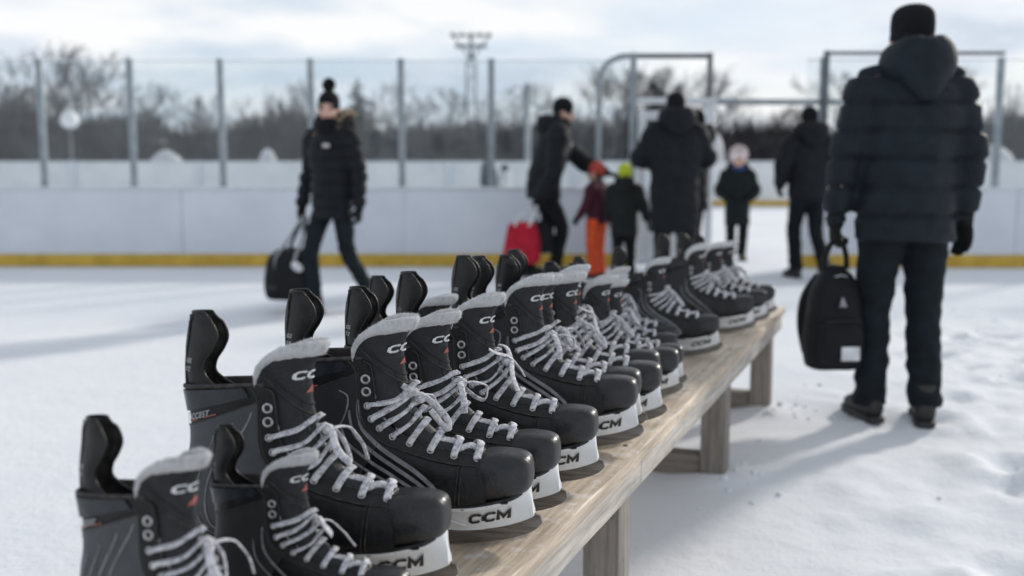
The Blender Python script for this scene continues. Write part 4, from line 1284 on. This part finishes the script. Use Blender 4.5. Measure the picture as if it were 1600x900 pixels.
rig('man in black walking away towards the rink opening, arms bent, seen from behind', (2.93, 10.2, 0), 8, 1.68, dict(elL=(-.31, -.06, 1.18), wrL=(-.27, .10, .97), elR=(.29, -.05, 1.17), wrR=(.24, .14, .99), anL=(-.06, .10, .085), knL=(-.09, .10, .5), anR=(.10, -.26, .13), knR=(.10, -.02, .50), footR=(.1, 1, -.5), curlL=.8),
    dict(jacket=M['blackjkt'], pants=M['blackpants'], hem=.84, puff=1.0, legw=.92, hat=dict(mat=M['knit'])))
# two figures far out on the rink, behind the near boards
rig('distant person in a slate jacket beyond the white boards, left of the leaning man', (-.47, 20.6, 0), -60, 1.28, dict(KID),
    dict(jacket=M['slate'], pants=M['blackpants'], hem=.74, puff=1.3, face=True, hat=dict(mat=M['knit'])))
rig('distant small child in a pale jacket beside the slate jacketed person beyond the boards', (-.15, 20.9, 0), 40, 1.12, dict(KID),
    dict(jacket=M['whitefab'], pants=M['slate'], hem=.74, puff=1.1, face=True, hat=dict(mat=M['slate'])))

# ------------------------------------------------------------------ bags
def blob(mb, st, expo, sub, n=32, mi=0):
    """closed rounded body from (z, half width, half depth, y shift)"""
    st = catmull(st, sub); rows = []
    for z, w_, d_, y in st:
        r = []
        for i in range(n):
            a = 2 * math.pi * i / n; c, s_ = math.cos(a), math.sin(a)
            r.append(V((math.copysign(abs(c) ** (2 / expo), c) * max(w_, .001), y + math.copysign(abs(s_) ** (2 / expo), s_) * max(d_, .001), z)))
        rows.append(r)
    vs = [p for r in rows for p in r]
    fs = [(j * n + i, j * n + (i + 1) % n, (j + 1) * n + (i + 1) % n, (j + 1) * n + i) for j in range(len(rows) - 1) for i in range(n)]
    fs += [tuple(range(n)), tuple((len(rows) - 1) * n + i for i in range(n))]
    return mb.add(vs, fs, mi)

bh = .455                                                      # backpack
bp = empty('backpack', (G1.x - .015, G1.y + .005, G1.z - bh - .115), R(4), 'black backpack with a white label patch hanging from the large man\'s left hand', 'backpack')
b = MB()
blob(b, [(0, .06, .03, 0), (.006, .105, .065, 0), (.03, .122, .08, 0), (.12, .130, .088, 0), (.24, .122, .084, .0), (.34, .104, .07, .005), (.41, .075, .05, .01), (.445, .045, .032, .012), (.455, .01, .01, .012)], 2.9, 44)
b.jitter(.006, 11); b.build('main_body', M['bag'], bp)
b = MB(); blob(b, [(.035, .05, .02, -.074), (.045, .088, .034, -.078), (.08, .097, .040, -.082), (.17, .095, .040, -.082), (.215, .082, .030, -.078), (.228, .04, .014, -.074)], 3.2, 30); b.jitter(.004, 14)
pk = b.build('front_pocket', M['bag'], bp)
b = MB(); b.tube([(-.075, -.108, .222), (0, -.112, .226), (.075, -.108, .222)], .0035, 6, 10); b.build('zip', M['sole'], pk)
b = MB(); b.box((-.014, -.1345, .058), (.066, -.1255, .118), .003); b.build('label_patch', M['whitefab'], pk)
b = MB(); b.tube([(.0, -.096, .285), (.0, -.088, .325)], (.017, .004), 10, 6, (1, 0, 0)); b.build('emblem', M['lightgrey'], bp)
b = MB(); b.tube([(-.05, .01, .432), (-.046, .006, .49), (-.026, .0, .548), (0, 0, .570), (.026, 0, .548), (.046, .006, .49), (.05, .01, .432)], (.012, .0045), 10, 34, (0, 1, 0)); b.build('handle', M['bag'], bp)
b = MB(); b.tube([(-.026, -.058, .41), (0, -.066, .418), (.026, -.058, .41)], (.004, .010), 10, 12, (0, 1, 0)); b.build('hang_loop', M['lightgrey'], bp)
for sx_ in (-1, 1):
    b = MB(); b.tube([(sx_ * .05, .055, .40), (sx_ * .09, .105, .30), (sx_ * .10, .11, .18), (sx_ * .085, .08, .06)], (.026, .007), 10, 24, (1, 0, 0)); b.build('shoulder_strap', M['bag'], bp)
b = MB(); b.tube([(.112, .02, .07), (.124, .0, .02), (.118, -.01, -.04), (.125, -.012, -.085)], (.006, .002), 8, 18, (1, 0, 0)); b.build('dangling_strap', M['bag'], bp)

db = empty('duffel_bag', (G2.x - .10, G2.y - .02, G2.z - .625), R(-12), 'black duffel bag with a pale oval patch carried by the woman in the bobble hat', 'duffel bag')
b = MB()
blob(b, [(0, .15, .09, 0), (.01, .178, .125, 0), (.05, .192, .142, 0), (.18, .196, .148, 0), (.29, .186, .138, 0), (.35, .155, .11, 0), (.385, .10, .06, 0), (.392, .03, .02, 0)], 3.3, 40)
b.jitter(.012, 6); b.build('main_body', M['bag'], db)
b = MB(); b.tube([(-.13, 0, .372), (0, 0, .396), (.13, 0, .372)], .006, 8, 12); b.build('zip', M['sole'], db)
for s in (-1, 1):
    b = MB(); b.tube([(-.075, s * .128, .24), (-.068, s * .112, .34), (-.03 + .03, s * .05, .46), (.088, s * .018, .605), (.10, 0, .632), (.112, s * .018, .605), (.115, s * .05, .46), (.085, s * .112, .34), (.082, s * .128, .24)], (.013, .004), 10, 44, (.3, 1, 0)); b.build('handle', M['lightgrey'] if s < 0 else M['bag'], db)
b = MB(); b.ell((.105, -.135, .265), (.052, .012, .034), Matrix.Rotation(R(30), 3, 'Y'), 18, 8); b.build('oval_patch', M['whitefab'], db)
b = MB(); b.box((-.135, -.158, .085), (-.055, -.148, .12), .003); b.build('tag', M['sole'], db)

rb = empty('tote_bag', (G3.x - .13, G3.y - .02, G3.z - .565), R(-8), 'bright red soft bag hanging from the hand of the leaning man', 'bag')
b = MB()
blob(b, [(0, .12, .06, 0), (.01, .165, .095, 0), (.06, .185, .115, 0), (.20, .178, .105, 0), (.33, .155, .075, 0), (.40, .125, .04, 0), (.41, .06, .012, 0)], 3., 34)
b.jitter(.02, 5); b.build('main_body', M['redbag'], rb)
for s in (-1, 1):
    b = MB(); b.tube([(-.07, s * .05, .37), (-.02, s * .04, .47), (.10, s * .016, .55), (.13, 0, .568), (.145, s * .02, .54), (.11, s * .04, .45), (.07, s * .05, .37)], (.011, .004), 8, 34, (0, 1, 0)); b.build('handle', M['whitefab'], rb)
kb = empty('sports_bag', (G3.x + .055, G3.y + .10, G3.z - .47), R(20), 'black bag tucked behind the red bag in the leaning man\'s hand', 'bag')
b = MB()
blob(b, [(0, .10, .05, 0), (.01, .13, .08, 0), (.08, .14, .09, 0), (.22, .13, .08, 0), (.30, .10, .05, 0), (.315, .04, .02, 0)], 3., 30)
b.jitter(.016, 6); b.build('main_body', M['bag'], kb)
b = MB(); b.tube([(-.06, 0, .28), (-.06, -.04, .39), (-.05, -.085, .465), (-.02, -.06, .40), (.06, 0, .28)], (.012, .004), 8, 30, (0, 1, 0)); b.build('handle', M['bag'], kb)

# ------------------------------------------------------------------ near boards with glass
YB = 11.32
def boards(x0, x1, posts, label, y=YB, top=.882, glass_top=2.28, glass=True):
    root = empty('rink_boards', ((x0 + x1) / 2, y, 0), 0, label, 'rink boards')
    ox = (x0 + x1) / 2
    n = max(1, round((x1 - x0) / 2.4)); st = (x1 - x0) / n
    for i in range(n):
        a, c = x0 + i * st - ox, x0 + (i + 1) * st - ox
        b = MB(); b.box((a + .003, 0, -.02), (c - .003, .05, top - .02), .004); b.build('panel', M['board'], root, auto=40)
        b = MB(); b.box((a + .002, -.014, .012), (c - .002, -.002, .148), .003); b.build('kick_plate', M['yellow'], root, auto=40)
    b = MB(); b.box((x0 - ox, -.012, top - .0185), (x1 - ox, .075, top + .008), .006); b.build('cap_rail', M['whitemetal'], root, auto=40)
    if glass:
        for px in posts:
            b = MB(); b.box((px - ox - .036, .012, top + .009), (px - ox + .036, .064, glass_top), .008); b.build('post', M['alu'], root, auto=40)
        ed = [x0] + list(posts) + [x1]
        for a, c in zip(ed, ed[1:]):
            if c - a < .1: continue
            b = MB(); b.box((a - ox + .038, .030, top + .01), (c - ox - .038, .043, glass_top - .03), .002); b.build('glass_pane', M['glass'], root, auto=40)
            b = MB(); b.box((a - ox + .038, .028, glass_top - .029), (c - ox - .038, .044, glass_top - .019), .002); b.build('top_edge', M['whitemetal'], root, auto=40)
    return root
pl = [-5.15 + .985 * i for i in range(-9, 6)]
boards(-16.0, 1.30, pl, 'long white boards with yellow kick plate and glass left of the rink opening')
boards(3.14, 15.0, [3.36, 5.27, 6.3, 7.3, 8.3, 9.3, 10.3, 11.3, 12.3, 13.3, 14.3], 'white boards with yellow kick plate right of the rink opening, behind the large man', y=11.2)

# tubular gate frames in the opening
gf = empty('gate_frame', (1.65, YB + .02, 0), 0, 'tall tubular gate frame with a rounded corner, behind the broad coat wearer', 'gate frame')
b = MB(); b.tube([(-.70, 0, .89), (-.70, 0, 1.9), (-.695, 0, 2.07), (-.62, 0, 2.22), (-.48, 0, 2.295), (-.38, 0, 2.305), (-.36, 0, 2.306)], .030, 12, 50); b.build('rounded_tube', M['alu'], gf)
b = MB(); b.box((-.365, -.035, .9), (-.295, .035, 2.34), .008); b.build('post', M['alu'], gf, auto=40)
b = MB(); b.box((.478, -.03, 1.862), (.530, .03, 2.34), .008); b.build('post', M['darkalu'], gf, auto=40)
b = MB(); b.box((-.29, -.028, 2.278), (.47, .028, 2.33), .006); b.build('top_bar', M['darkalu'], gf, auto=40)
b = MB(); b.box((-.29, -.03, 1.79), (.80, .03, 1.86), .006); b.build('white_beam', M['whitemetal'], gf, auto=40)
b = MB(); b.box((.475, -.04, -.02), (.555, .04, 1.787), .006); b.build('white_post', M['whitemetal'], gf, auto=40)
b = MB()
for lo_, hi_ in (((-.27, -.025, .02), (-.18, .025, 1.72)), ((.16, -.025, .02), (.25, .025, 1.72)), ((-.178, -.024, 1.62), (.158, .024, 1.718)), ((-.178, -.024, .03), (.158, .024, .86))): b.box(lo_, hi_, .005)
dr = b.build('door_leaf', M['whitemetal'], gf, auto=40)
b = MB(); b.box((-.176, -.006, .865), (.156, .006, 1.615)); b.build('glass_pane', M['glass'], dr)
g2 = empty('gate_frame', (3.36, YB - .10, 0), 0, 'dark topped gate frame standing between the walking man and the large man', 'gate frame')
b = MB(); b.box((-.028, -.10, .9), (.028, -.045, 2.34), .008); b.build('post', M['darkalu'], g2, auto=40)
b = MB(); b.box((.031, -.096, 2.295), (1.90, -.050, 2.332), .006); b.build('top_bar', M['darkalu'], g2, auto=40)
b = MB(); b.box((-1.14, -.02, 1.775), (.80, .03, 1.835), .006); b.build('cross_beam', M['alu'], g2, auto=40)
b = MB(); b.box((-.20, -.03, -.02), (-.12, .035, 1.773), .006); b.build('white_post', M['whitemetal'], g2, auto=40)
b = MB(); b.box((-.118, -.02, .9), (.75, .02, .97), .004); b.box((.66, -.02, .972), (.75, .02, 1.772), .004); b.build('door_rail', M['whitemetal'], g2, auto=40)

# far side of the rink
fb = empty('rink_boards', (0, 29.6, 0), 0, 'plain white boards across the far side of the rink, below the trees', 'rink boards')
for i in range(-9, 10):
    b = MB(); b.box((i * 3.6 - 1.79, 0, -.05), (i * 3.6 + 1.79, .08, 1.245), .01); b.build('panel', M['farboard'], fb, auto=40)
    b = MB(); b.box((i * 3.6 - 1.785, -.02, .0), (i * 3.6 + 1.785, -.003, .16), .004); b.build('kick_plate', M['yellow'], fb, auto=40)
    b = MB(); b.box((i * 3.6 + 1.70, -.045, .165), (i * 3.6 + 1.88, -.012, 1.27), .01); b.build('rib', M['board'], fb, auto=40)
b = MB(); b.box((-34, -.03, 1.248), (34, .12, 1.29), .01); b.build('cap_rail', M['whitemetal'], fb, auto=40)

# ------------------------------------------------------------------ background things
lt = empty('floodlight_mast', (-3.05, 78, 0), 0, 'slender lattice floodlight mast rising above the distant trees', 'floodlight mast')
for s in (-1, 1):
    b = MB(); b.tube([(s * .42, 0, -.1), (s * .30, 0, 9.2)], .10, 8); b.build('mast_leg', M['alu'], lt)
for i in range(10):
    b = MB(); s = 1 if i % 2 else -1; b.tube([(s * (.42 - i * .012), 0, .3 + i * .88), (-s * (.41 - i * .012), 0, .3 + (i + 1) * .88)], .045, 6); b.build('brace', M['alu'], lt)
b = MB(); b.tube([(0, 0, 9.1), (0, 0, 10.9)], .12, 8); b.build('mast_head', M['darkalu'], lt)
for z, w_ in ((10.9, 1.35), (10.1, 1.0)):
    b = MB(); b.tube([(-w_, 0, z), (w_, 0, z)], .07, 8); b.build('crossarm', M['alu'], lt)
    for i in range(5):
        x = -w_ + i * w_ / 2
        b = MB(); b.tube([(x, -.05, z + .12), (x, -.28, z + .02), (x, -.36, z - .02)], [.08, .16, .19], 12); b.build('floodlight', M['alu'], lt)
b = MB(); b.tube([(-1.3, 0, 10.8), (-.1, 0, 9.2)], .05, 6); b.build('brace', M['darkalu'], lt)
b = MB(); b.tube([(1.3, 0, 10.8), (.1, 0, 9.2)], .05, 6); b.build('brace', M['darkalu'], lt)

gl = empty('globe_lamp', (-17.5, 41, 0), 0, 'round white globe lamp on a thin pole in front of the dark trees', 'lamp')
b = MB(); b.tube([(0, 0, -.05), (0, 0, 2.62)], [.06, .04], 10); b.build('pole', M['darkalu'], gl)
b = MB(); b.ell((0, 0, 2.98), (.35, .35, .35), None, 20, 14); b.build('globe', M['globe'], gl)
b = MB(); b.tube([(0, 0, 2.6), (0, 0, 2.66)], .13, 12); b.build('collar', M['darkalu'], gl)

np_ = empty('net_pole', (.46, 30.2, 0), 0, 'pale pole standing beyond the far boards, right of the floodlight mast', 'pole')
b = MB(); b.tube([(0, 0, -.1), (0, 0, 3.4)], [.10, .085], 10); b.build('shaft', M['alu'], np_)
b = MB(); b.tube([(0, 0, 3.4), (0, 0, 3.5)], [.12, .10], 10); b.build('cap', M['alu'], np_)

def cabin(loc, rz, w_, d_, hw, hr, label, mat=None, arch=False):
    r = empty('cabin', loc, rz, label, 'cabin')
    b = MB(); b.box((-w_ / 2, -d_ / 2, -.1), (w_ / 2, d_ / 2, hw), .02); 
    b.add([(-w_ / 2, -d_ / 2, hw), (w_ / 2, -d_ / 2, hw), (0, -d_ / 2, hw + hr), (-w_ / 2, d_ / 2, hw), (w_ / 2, d_ / 2, hw), (0, d_ / 2, hw + hr)], [(0, 1, 2), (3, 5, 4), (0, 2, 5, 3), (1, 4, 5, 2), (0, 3, 4, 1)])
    wl = b.build('wall', mat or M['cabin'], r, smooth=False)
    b = MB(); o = .22; t = .10; e = hr / (w_ / 2) * o
    for s in (-1, 1):
        P = [(s * (w_ / 2 + o), hw - e), (0, hw + hr), (0, hw + hr + t * 1.3), (s * (w_ / 2 + o), hw - e + t)]
        b.prism([(x, z + .02) for x, z in P], -d_ / 2 - o, d_ / 2 + o)
    b.build('roof', M['roofsnow'], r, smooth=False)
    b = MB(); b.box((-.45, -d_ / 2 - .06, 0), (.45, -d_ / 2 - .004, min(2., hw * .9)), .01); b.build('door', M['sole'], r, smooth=False)
    for s in (-1, 1):
        b = MB(); b.box((s * w_ * .3 - .35, -d_ / 2 - .05, hw * .45), (s * w_ * .3 + .35, -d_ / 2 - .004, hw * .45 + .8), .01); f = b.build('window_frame', M['whitemetal'], r, smooth=False)
        b = MB(); b.box((s * w_ * .3 - .28, -d_ / 2 - .055, hw * .45 + .07), (s * w_ * .3 + .28, -d_ / 2 - .052, hw * .45 + .73)); b.build('pane', M['darkalu'], f)
    return r
cabin((-4.6, 73, 0), R(38), 3.4, 3.4, 1.5, 1.2, 'low dark cabin with sloping snowy roof among the trees, left of the floodlight mast')
cabin((-21.8, 65, 0), R(-8), 1.7, 1.9, 1.9, .8, 'small dark hut with snowy roof behind the far boards, between two glass posts')

def mound(loc, r, label, name='snow_covered_box', cat='snow heap'):
    o = empty(name, loc, 0, label, cat)
    b = MB(); b.box((-r[0] * .85, -r[1] * .8, -.05), (r[0] * .85, r[1] * .8, r[2] * .6), .04); b.build('box', M['paleplastic'], o, auto=40)
    b = MB(); b.ell((0, 0, r[2] * .62), (r[0], r[1], r[2] * .42), None, 22, 12); b.jitter(.06, 1.6, int(r[0] * 10)); b.build('snow_cap', M['roofsnow'], o)
mound((-11.05, 33, 0), (.58, .5, 1.6), 'wide snow capped box above the far boards, below the small dark hut')
mound((-7.8, 33, 0), (.30, .4, 1.62), 'narrow snow capped box above the far boards, left of the walking woman')
mound((15.2, 33, 0), (.9, .8, 1.75), 'rounded snow heap above the far boards at the right edge', 'snow_heap')
mound((6.35, 33, 0), (.42, .4, 2.2), 'tall pale snow capped box between the broad coat wearer and the pink hatted child')

# ------------------------------------------------------------------ trees
def bare_tree(seed, Hh, spread=.5, twig='twig', dens=1., up=.35, fine=5):
    rnd = random.Random(seed)
    root = empty('bare_tree', (0, 0, 0)); tr = MB(); cr = MB()
    def grow(p, d, L, r, lv):
        steps = 3; pts = [p]; rr = [r]
        for i in range(steps):
            d = (d + V((rnd.gauss(0, .12), rnd.gauss(0, .12), .06 * up))).normalized()
            p = p + d * L / steps; pts.append(p); rr.append(r * (1 - .42 * (i + 1) / steps))
        (tr if lv <= 2 else cr).tube([tuple(q) for q in pts], rr, 6 if lv == 0 else (4 if lv <= 2 else 3), cap=False)
        if lv >= fine: return
        nch = 3 if lv == 0 else (3 if rnd.random() < .5 * dens else 2)
        if lv >= 2: nch += 1
        for c in range(nch):
            t = rnd.uniform(.35, 1.) if c else 1.
            q = pts[min(steps, max(1, round(t * steps)))]
            s = V((rnd.gauss(0, 1), rnd.gauss(0, 1), rnd.gauss(.15, .5)))
            s = (s - d * s.dot(d)).normalized()
            nd = (d + s * rnd.uniform(.35, .95) * spread * 2 + V((0, 0, up * .4))).normalized()
            grow(q, nd, L * rnd.uniform(.58, .8), max(.010, rr[-1] * rnd.uniform(.55, .85)), lv + 1)
    grow(V((0, 0, -.1)), V((rnd.gauss(0, .05), rnd.gauss(0, .05), 1)), Hh * .30, Hh * .018, 0)
    zmax = max(v[2] for v in tr.v + cr.v); f = Hh / zmax
    tr.scale(f); cr.scale(f)
    tr.build('trunk', M['bark'], root); cr.build('crown', M[twig], root)
    return root

def conifer(seed, Hh, w_):
    rnd = random.Random(seed)
    root = empty('conifer', (0, 0, 0))
    b = MB(); b.tube([(0, 0, -.1), (0, 0, Hh * .5), (0, 0, Hh)], [Hh * .02, Hh * .012, .01], 7, 8); b.build('trunk', M['bark'], root)
    b = MB(); z = Hh * .06
    while z < Hh * .985:
        f = 1 - z / Hh; R0 = w_ * (f ** .85) * rnd.uniform(.8, 1.12)
        for q in range(7 + int(9 * f)):
            a = rnd.uniform(0, 6.283); L = R0 * rnd.uniform(.65, 1.1) + .08
            d = V((math.cos(a), math.sin(a), -.28)); sd = V((-math.sin(a), math.cos(a), 0)); p0 = V((0, 0, z + rnd.uniform(-.1, .1)))
            for m_ in range(14):
                t = (m_ + rnd.random()) / 14; c = p0 + d * L * t + V((0, 0, .1 * L * t * t))
                s2 = L * .20 * (1.1 - t * .6)
                for s in (-1, 1):
                    e = c + sd * s * s2 * rnd.uniform(.6, 1.3) + d * s2 * .6 + V((0, 0, rnd.uniform(-.16, .02) * L))
                    b.add([c + V((0, 0, .03)), c + d * .10 * L, e], [(0, 1, 2)])
        z += Hh * .028 * rnd.uniform(.7, 1.3)
    b.build('crown', M['needle'], root)
    return root

protoT = [bare_tree(1, 8, .46), bare_tree(2, 7, .55, 'brown', 1.3), bare_tree(3, 7.5, .5, 'twig', 1.2), bare_tree(4, 6.5, .6, 'brown', 1.5), bare_tree(5, 7, .42, 'twig', 1.1, .6)]
usedT = [False] * 5
rt = random.Random(21)
TL = ['bare grey tree among the blurred trees beyond the far boards', 'bare brownish tree among the blurred trees beyond the far boards']
def put_tree(i, x, y, sc, rz, label=None):
    o = protoT[i] if not usedT[i] else copy_tree(protoT[i]); usedT[i] = True
    o.location = (x, y, 0); o.rotation_euler = (0, 0, rz); o.scale = (sc * rt.uniform(1.05, 1.3), sc * rt.uniform(1.05, 1.3), sc)
    tag(o, label or TL[1 if i in (1, 3) else 0], 'tree', ('bare brownish trees beyond the rink' if i in (1, 3) else 'bare grey trees beyond the rink') if not label else None)
    return o
put_tree(0, -27.6, 68, 1.12, .6, 'tallest bare tree, its thin twin crown rising left of the globe lamp')
put_tree(4, -24.6, 66, 1.02, 2.2, 'tall thin bare tree just right of the tallest one at the left')
put_tree(2, -29.0, 70, .86, 1.4, 'bushy bare tree behind the first glass post, left of the tallest tree')
prof = [(0, 6.6), (130, 6.4), (230, 4.9), (300, 4.9), (370, 6.1), (470, 5.6), (620, 4.7), (760, 5.0), (900, 5.2), (1000, 5.8), (1110, 5.0), (1180, 4.6), (1280, 4.9), (1420, 5.3), (1600, 5.4), (1800, 6.0)]
def top_at(px):
    for (a, u), (c, v) in zip(prof, prof[1:]):
        if a <= px <= c: return u + (v - u) * (px - a) / (c - a)
    return 5.5
for i in range(86):
    x = -44 + 88 * (i + rt.uniform(-.4, .4)) / 86
    y = rt.uniform(62, 80)
    bear = 800 + 1600 * x / y
    hgt = top_at(max(0, min(1800, bear))) * y / 66 * rt.uniform(.8, 1.4)
    put_tree(rt.randrange(1, 5), x, y, hgt / 7., rt.uniform(0, 6.28))
cf = [conifer(1, 6, 2.3), conifer(2, 6, 1.9)]
for i, (x, y, s, lab) in enumerate([(-8.9, 60, 1.06, 'dark pointed conifer just right of the walking woman\'s hood'), (8.3, 60, 1.12, 'tall dark conifer behind the gate frame with the rounded corner'),
        (7.0, 61, 1.0, 'dark conifer left of the one behind the broad coat wearer'), (9.6, 60.5, 1.0, 'dark conifer above the broad coat wearer\'s hood, right of the tall one'), (29, 66, .95, 'dark conifer beyond the boards at the far right')]):
    o = cf[i] if i < 2 else copy_tree(cf[i % 2])
    o.location = (x, y, 0); o.rotation_euler = (0, 0, i * 1.3); o.scale = (s, s, s); tag(o, lab, 'conifer')

# undergrowth and far woods: masses nobody could count
def thicket(name, x0, x1, y0, y1, h, n, mat, seed):
    rnd = random.Random(seed); b = MB()
    for _ in range(n):
        x = rnd.uniform(x0, x1); y = rnd.uniform(y0, y1)
        hh = h(x, y) * (1 - rnd.random() ** 2.2 * .65) * rnd.uniform(.7, 1.05); z0 = rnd.uniform(0, hh * .75)
        d = V((rnd.gauss(0, .35), rnd.gauss(0, .35), 1)).normalized(); L = (hh - z0) * rnd.uniform(.5, 1.)
        s = V((rnd.uniform(-1, 1), rnd.uniform(-1, 1), 0)).normalized() * rnd.uniform(.03, .085)
        p = V((x, y, z0))
        b.add([p - s, p + s, p + d * L], [(0, 1, 2)])
    o = b.build(name, mat); tag(o, None, None, None, 'stuff'); return o
hfun = lambda x, y: top_at(max(0, min(1800, 800 + 1600 * x / y))) * y / 66 * (.84 + .36 * noise.noise(V((x * .25, y * .1, 0))))
th = thicket('undergrowth', -48, 48, 60, 78, hfun, 150000, M['twig'], 3)
th['label'] = 'dense grey leafless undergrowth between the trees beyond the rink'
th = thicket('far_woods', -90, 90, 92, 125, lambda x, y: (5.6 + 1.2 * noise.noise(V((x * .08, 0, 0)))) * y / 95, 60000, M['brown'], 4)
th['label'] = 'brownish far-off woods closing the view behind the rink'
# ------------------------------------------------------------------ camera, sun and sky
cam = bpy.data.cameras.new('camera'); co = bpy.data.objects.new('camera', cam); COL.objects.link(co)
co.location = (0, 0, 1.1); co.rotation_euler = (R(90) - math.atan(188 / 1600), 0, 0)
cam.lens = 36; cam.sensor_width = 36; cam.clip_start = .05; cam.clip_end = 6000
cam.dof.use_dof = True; cam.dof.focus_distance = 1.86; cam.dof.aperture_fstop = 2.35; cam.dof.aperture_blades = 9
SC.camera = co
EL, AZ = R(23), R(45)
sl = bpy.data.lights.new('sun', 'SUN'); so = bpy.data.objects.new('sun', sl); COL.objects.link(so)
sd = V((math.sin(AZ) * math.cos(EL), math.cos(AZ) * math.cos(EL), math.sin(EL)))
so.rotation_euler = (-sd).to_track_quat('-Z', 'Y').to_euler(); so.location = sd * 50
sl.energy = 2.75; sl.angle = R(5); sl.color = (1, .94, .86)
w = bpy.data.worlds.new('World'); SC.world = w; w.use_nodes = True
nt = w.node_tree; bg = nt.nodes['Background']
sky = N(nt, 'ShaderNodeTexSky', sky_type='NISHITA'); sky.sun_disc = False; sky.sun_elevation = EL; sky.sun_rotation = AZ
sky.dust_density = 2.0; sky.air_density = 1.0
tc = N(nt, 'ShaderNodeTexCoord'); sx = N(nt, 'ShaderNodeSeparateXYZ'); nt.links.new(tc.outputs['Generated'], sx.inputs[0])
def mth(op, a, b=None):
    m = N(nt, 'ShaderNodeMath', operation=op)
    for i, q in enumerate((a, b)):
        if q is None: continue
        if isinstance(q, (int, float)): m.inputs[i].default_value = q
        else: nt.links.new(q, m.inputs[i])
    return m.outputs[0]
den = mth('ADD', mth('MAXIMUM', sx.outputs[2], 0.), .16)
cx = N(nt, 'ShaderNodeCombineXYZ')
nt.links.new(mth('DIVIDE', sx.outputs[0], den), cx.inputs[0]); nt.links.new(mth('DIVIDE', sx.outputs[1], den), cx.inputs[1])
n1 = noise_tex(nt, cx.outputs[0], 1.15, 7, .52)
mp = N(nt, 'ShaderNodeMapping'); mp.inputs['Location'].default_value = (3.7, 1.9, 0); nt.links.new(cx.outputs[0], mp.inputs[0])
n2 = noise_tex(nt, mp.outputs[0], .9, 6, .5)
cover = ramp(nt, n1, [(.38, 0.1), (.56, 1.)])
tone = ramp(nt, n2, [(.34, (5.0, 5.7, 6.7)), (.45, (6.7, 7.2, 7.9)), (.57, (8.3, 8.4, 8.45))])
skym = N(nt, 'ShaderNodeMix', data_type='RGBA', blend_type='MIX'); skym.inputs['Factor'].default_value = .72
nt.links.new(sky.outputs[0], skym.inputs['A']); skym.inputs['B'].default_value = (5.3, 6.4, 7.9, 1)   # thin high veil
mixc = N(nt, 'ShaderNodeMix', data_type='RGBA')
nt.links.new(cover, mixc.inputs['Factor']); nt.links.new(skym.outputs['Result'], mixc.inputs['A']); nt.links.new(tone, mixc.inputs['B'])
zen = ramp(nt, sx.outputs[2], [(.12, 1.), (.7, .72)])
fin = N(nt, 'ShaderNodeMix', data_type='RGBA', blend_type='MULTIPLY'); fin.inputs['Factor'].default_value = 1
nt.links.new(mixc.outputs['Result'], fin.inputs['A']); nt.links.new(zen, fin.inputs['B'])
nt.links.new(fin.outputs['Result'], bg.inputs['Color']); bg.inputs['Strength'].default_value = .119
SC.view_settings.view_transform = 'Standard'; SC.view_settings.look = 'None'; SC.view_settings.exposure = 0
SC.render.engine = 'CYCLES'
SC.cycles.use_denoising = True
SC.cycles.max_bounces = 8; SC.cycles.transparent_max_bounces = 16
SC.cycles.sample_clamp_indirect = 6
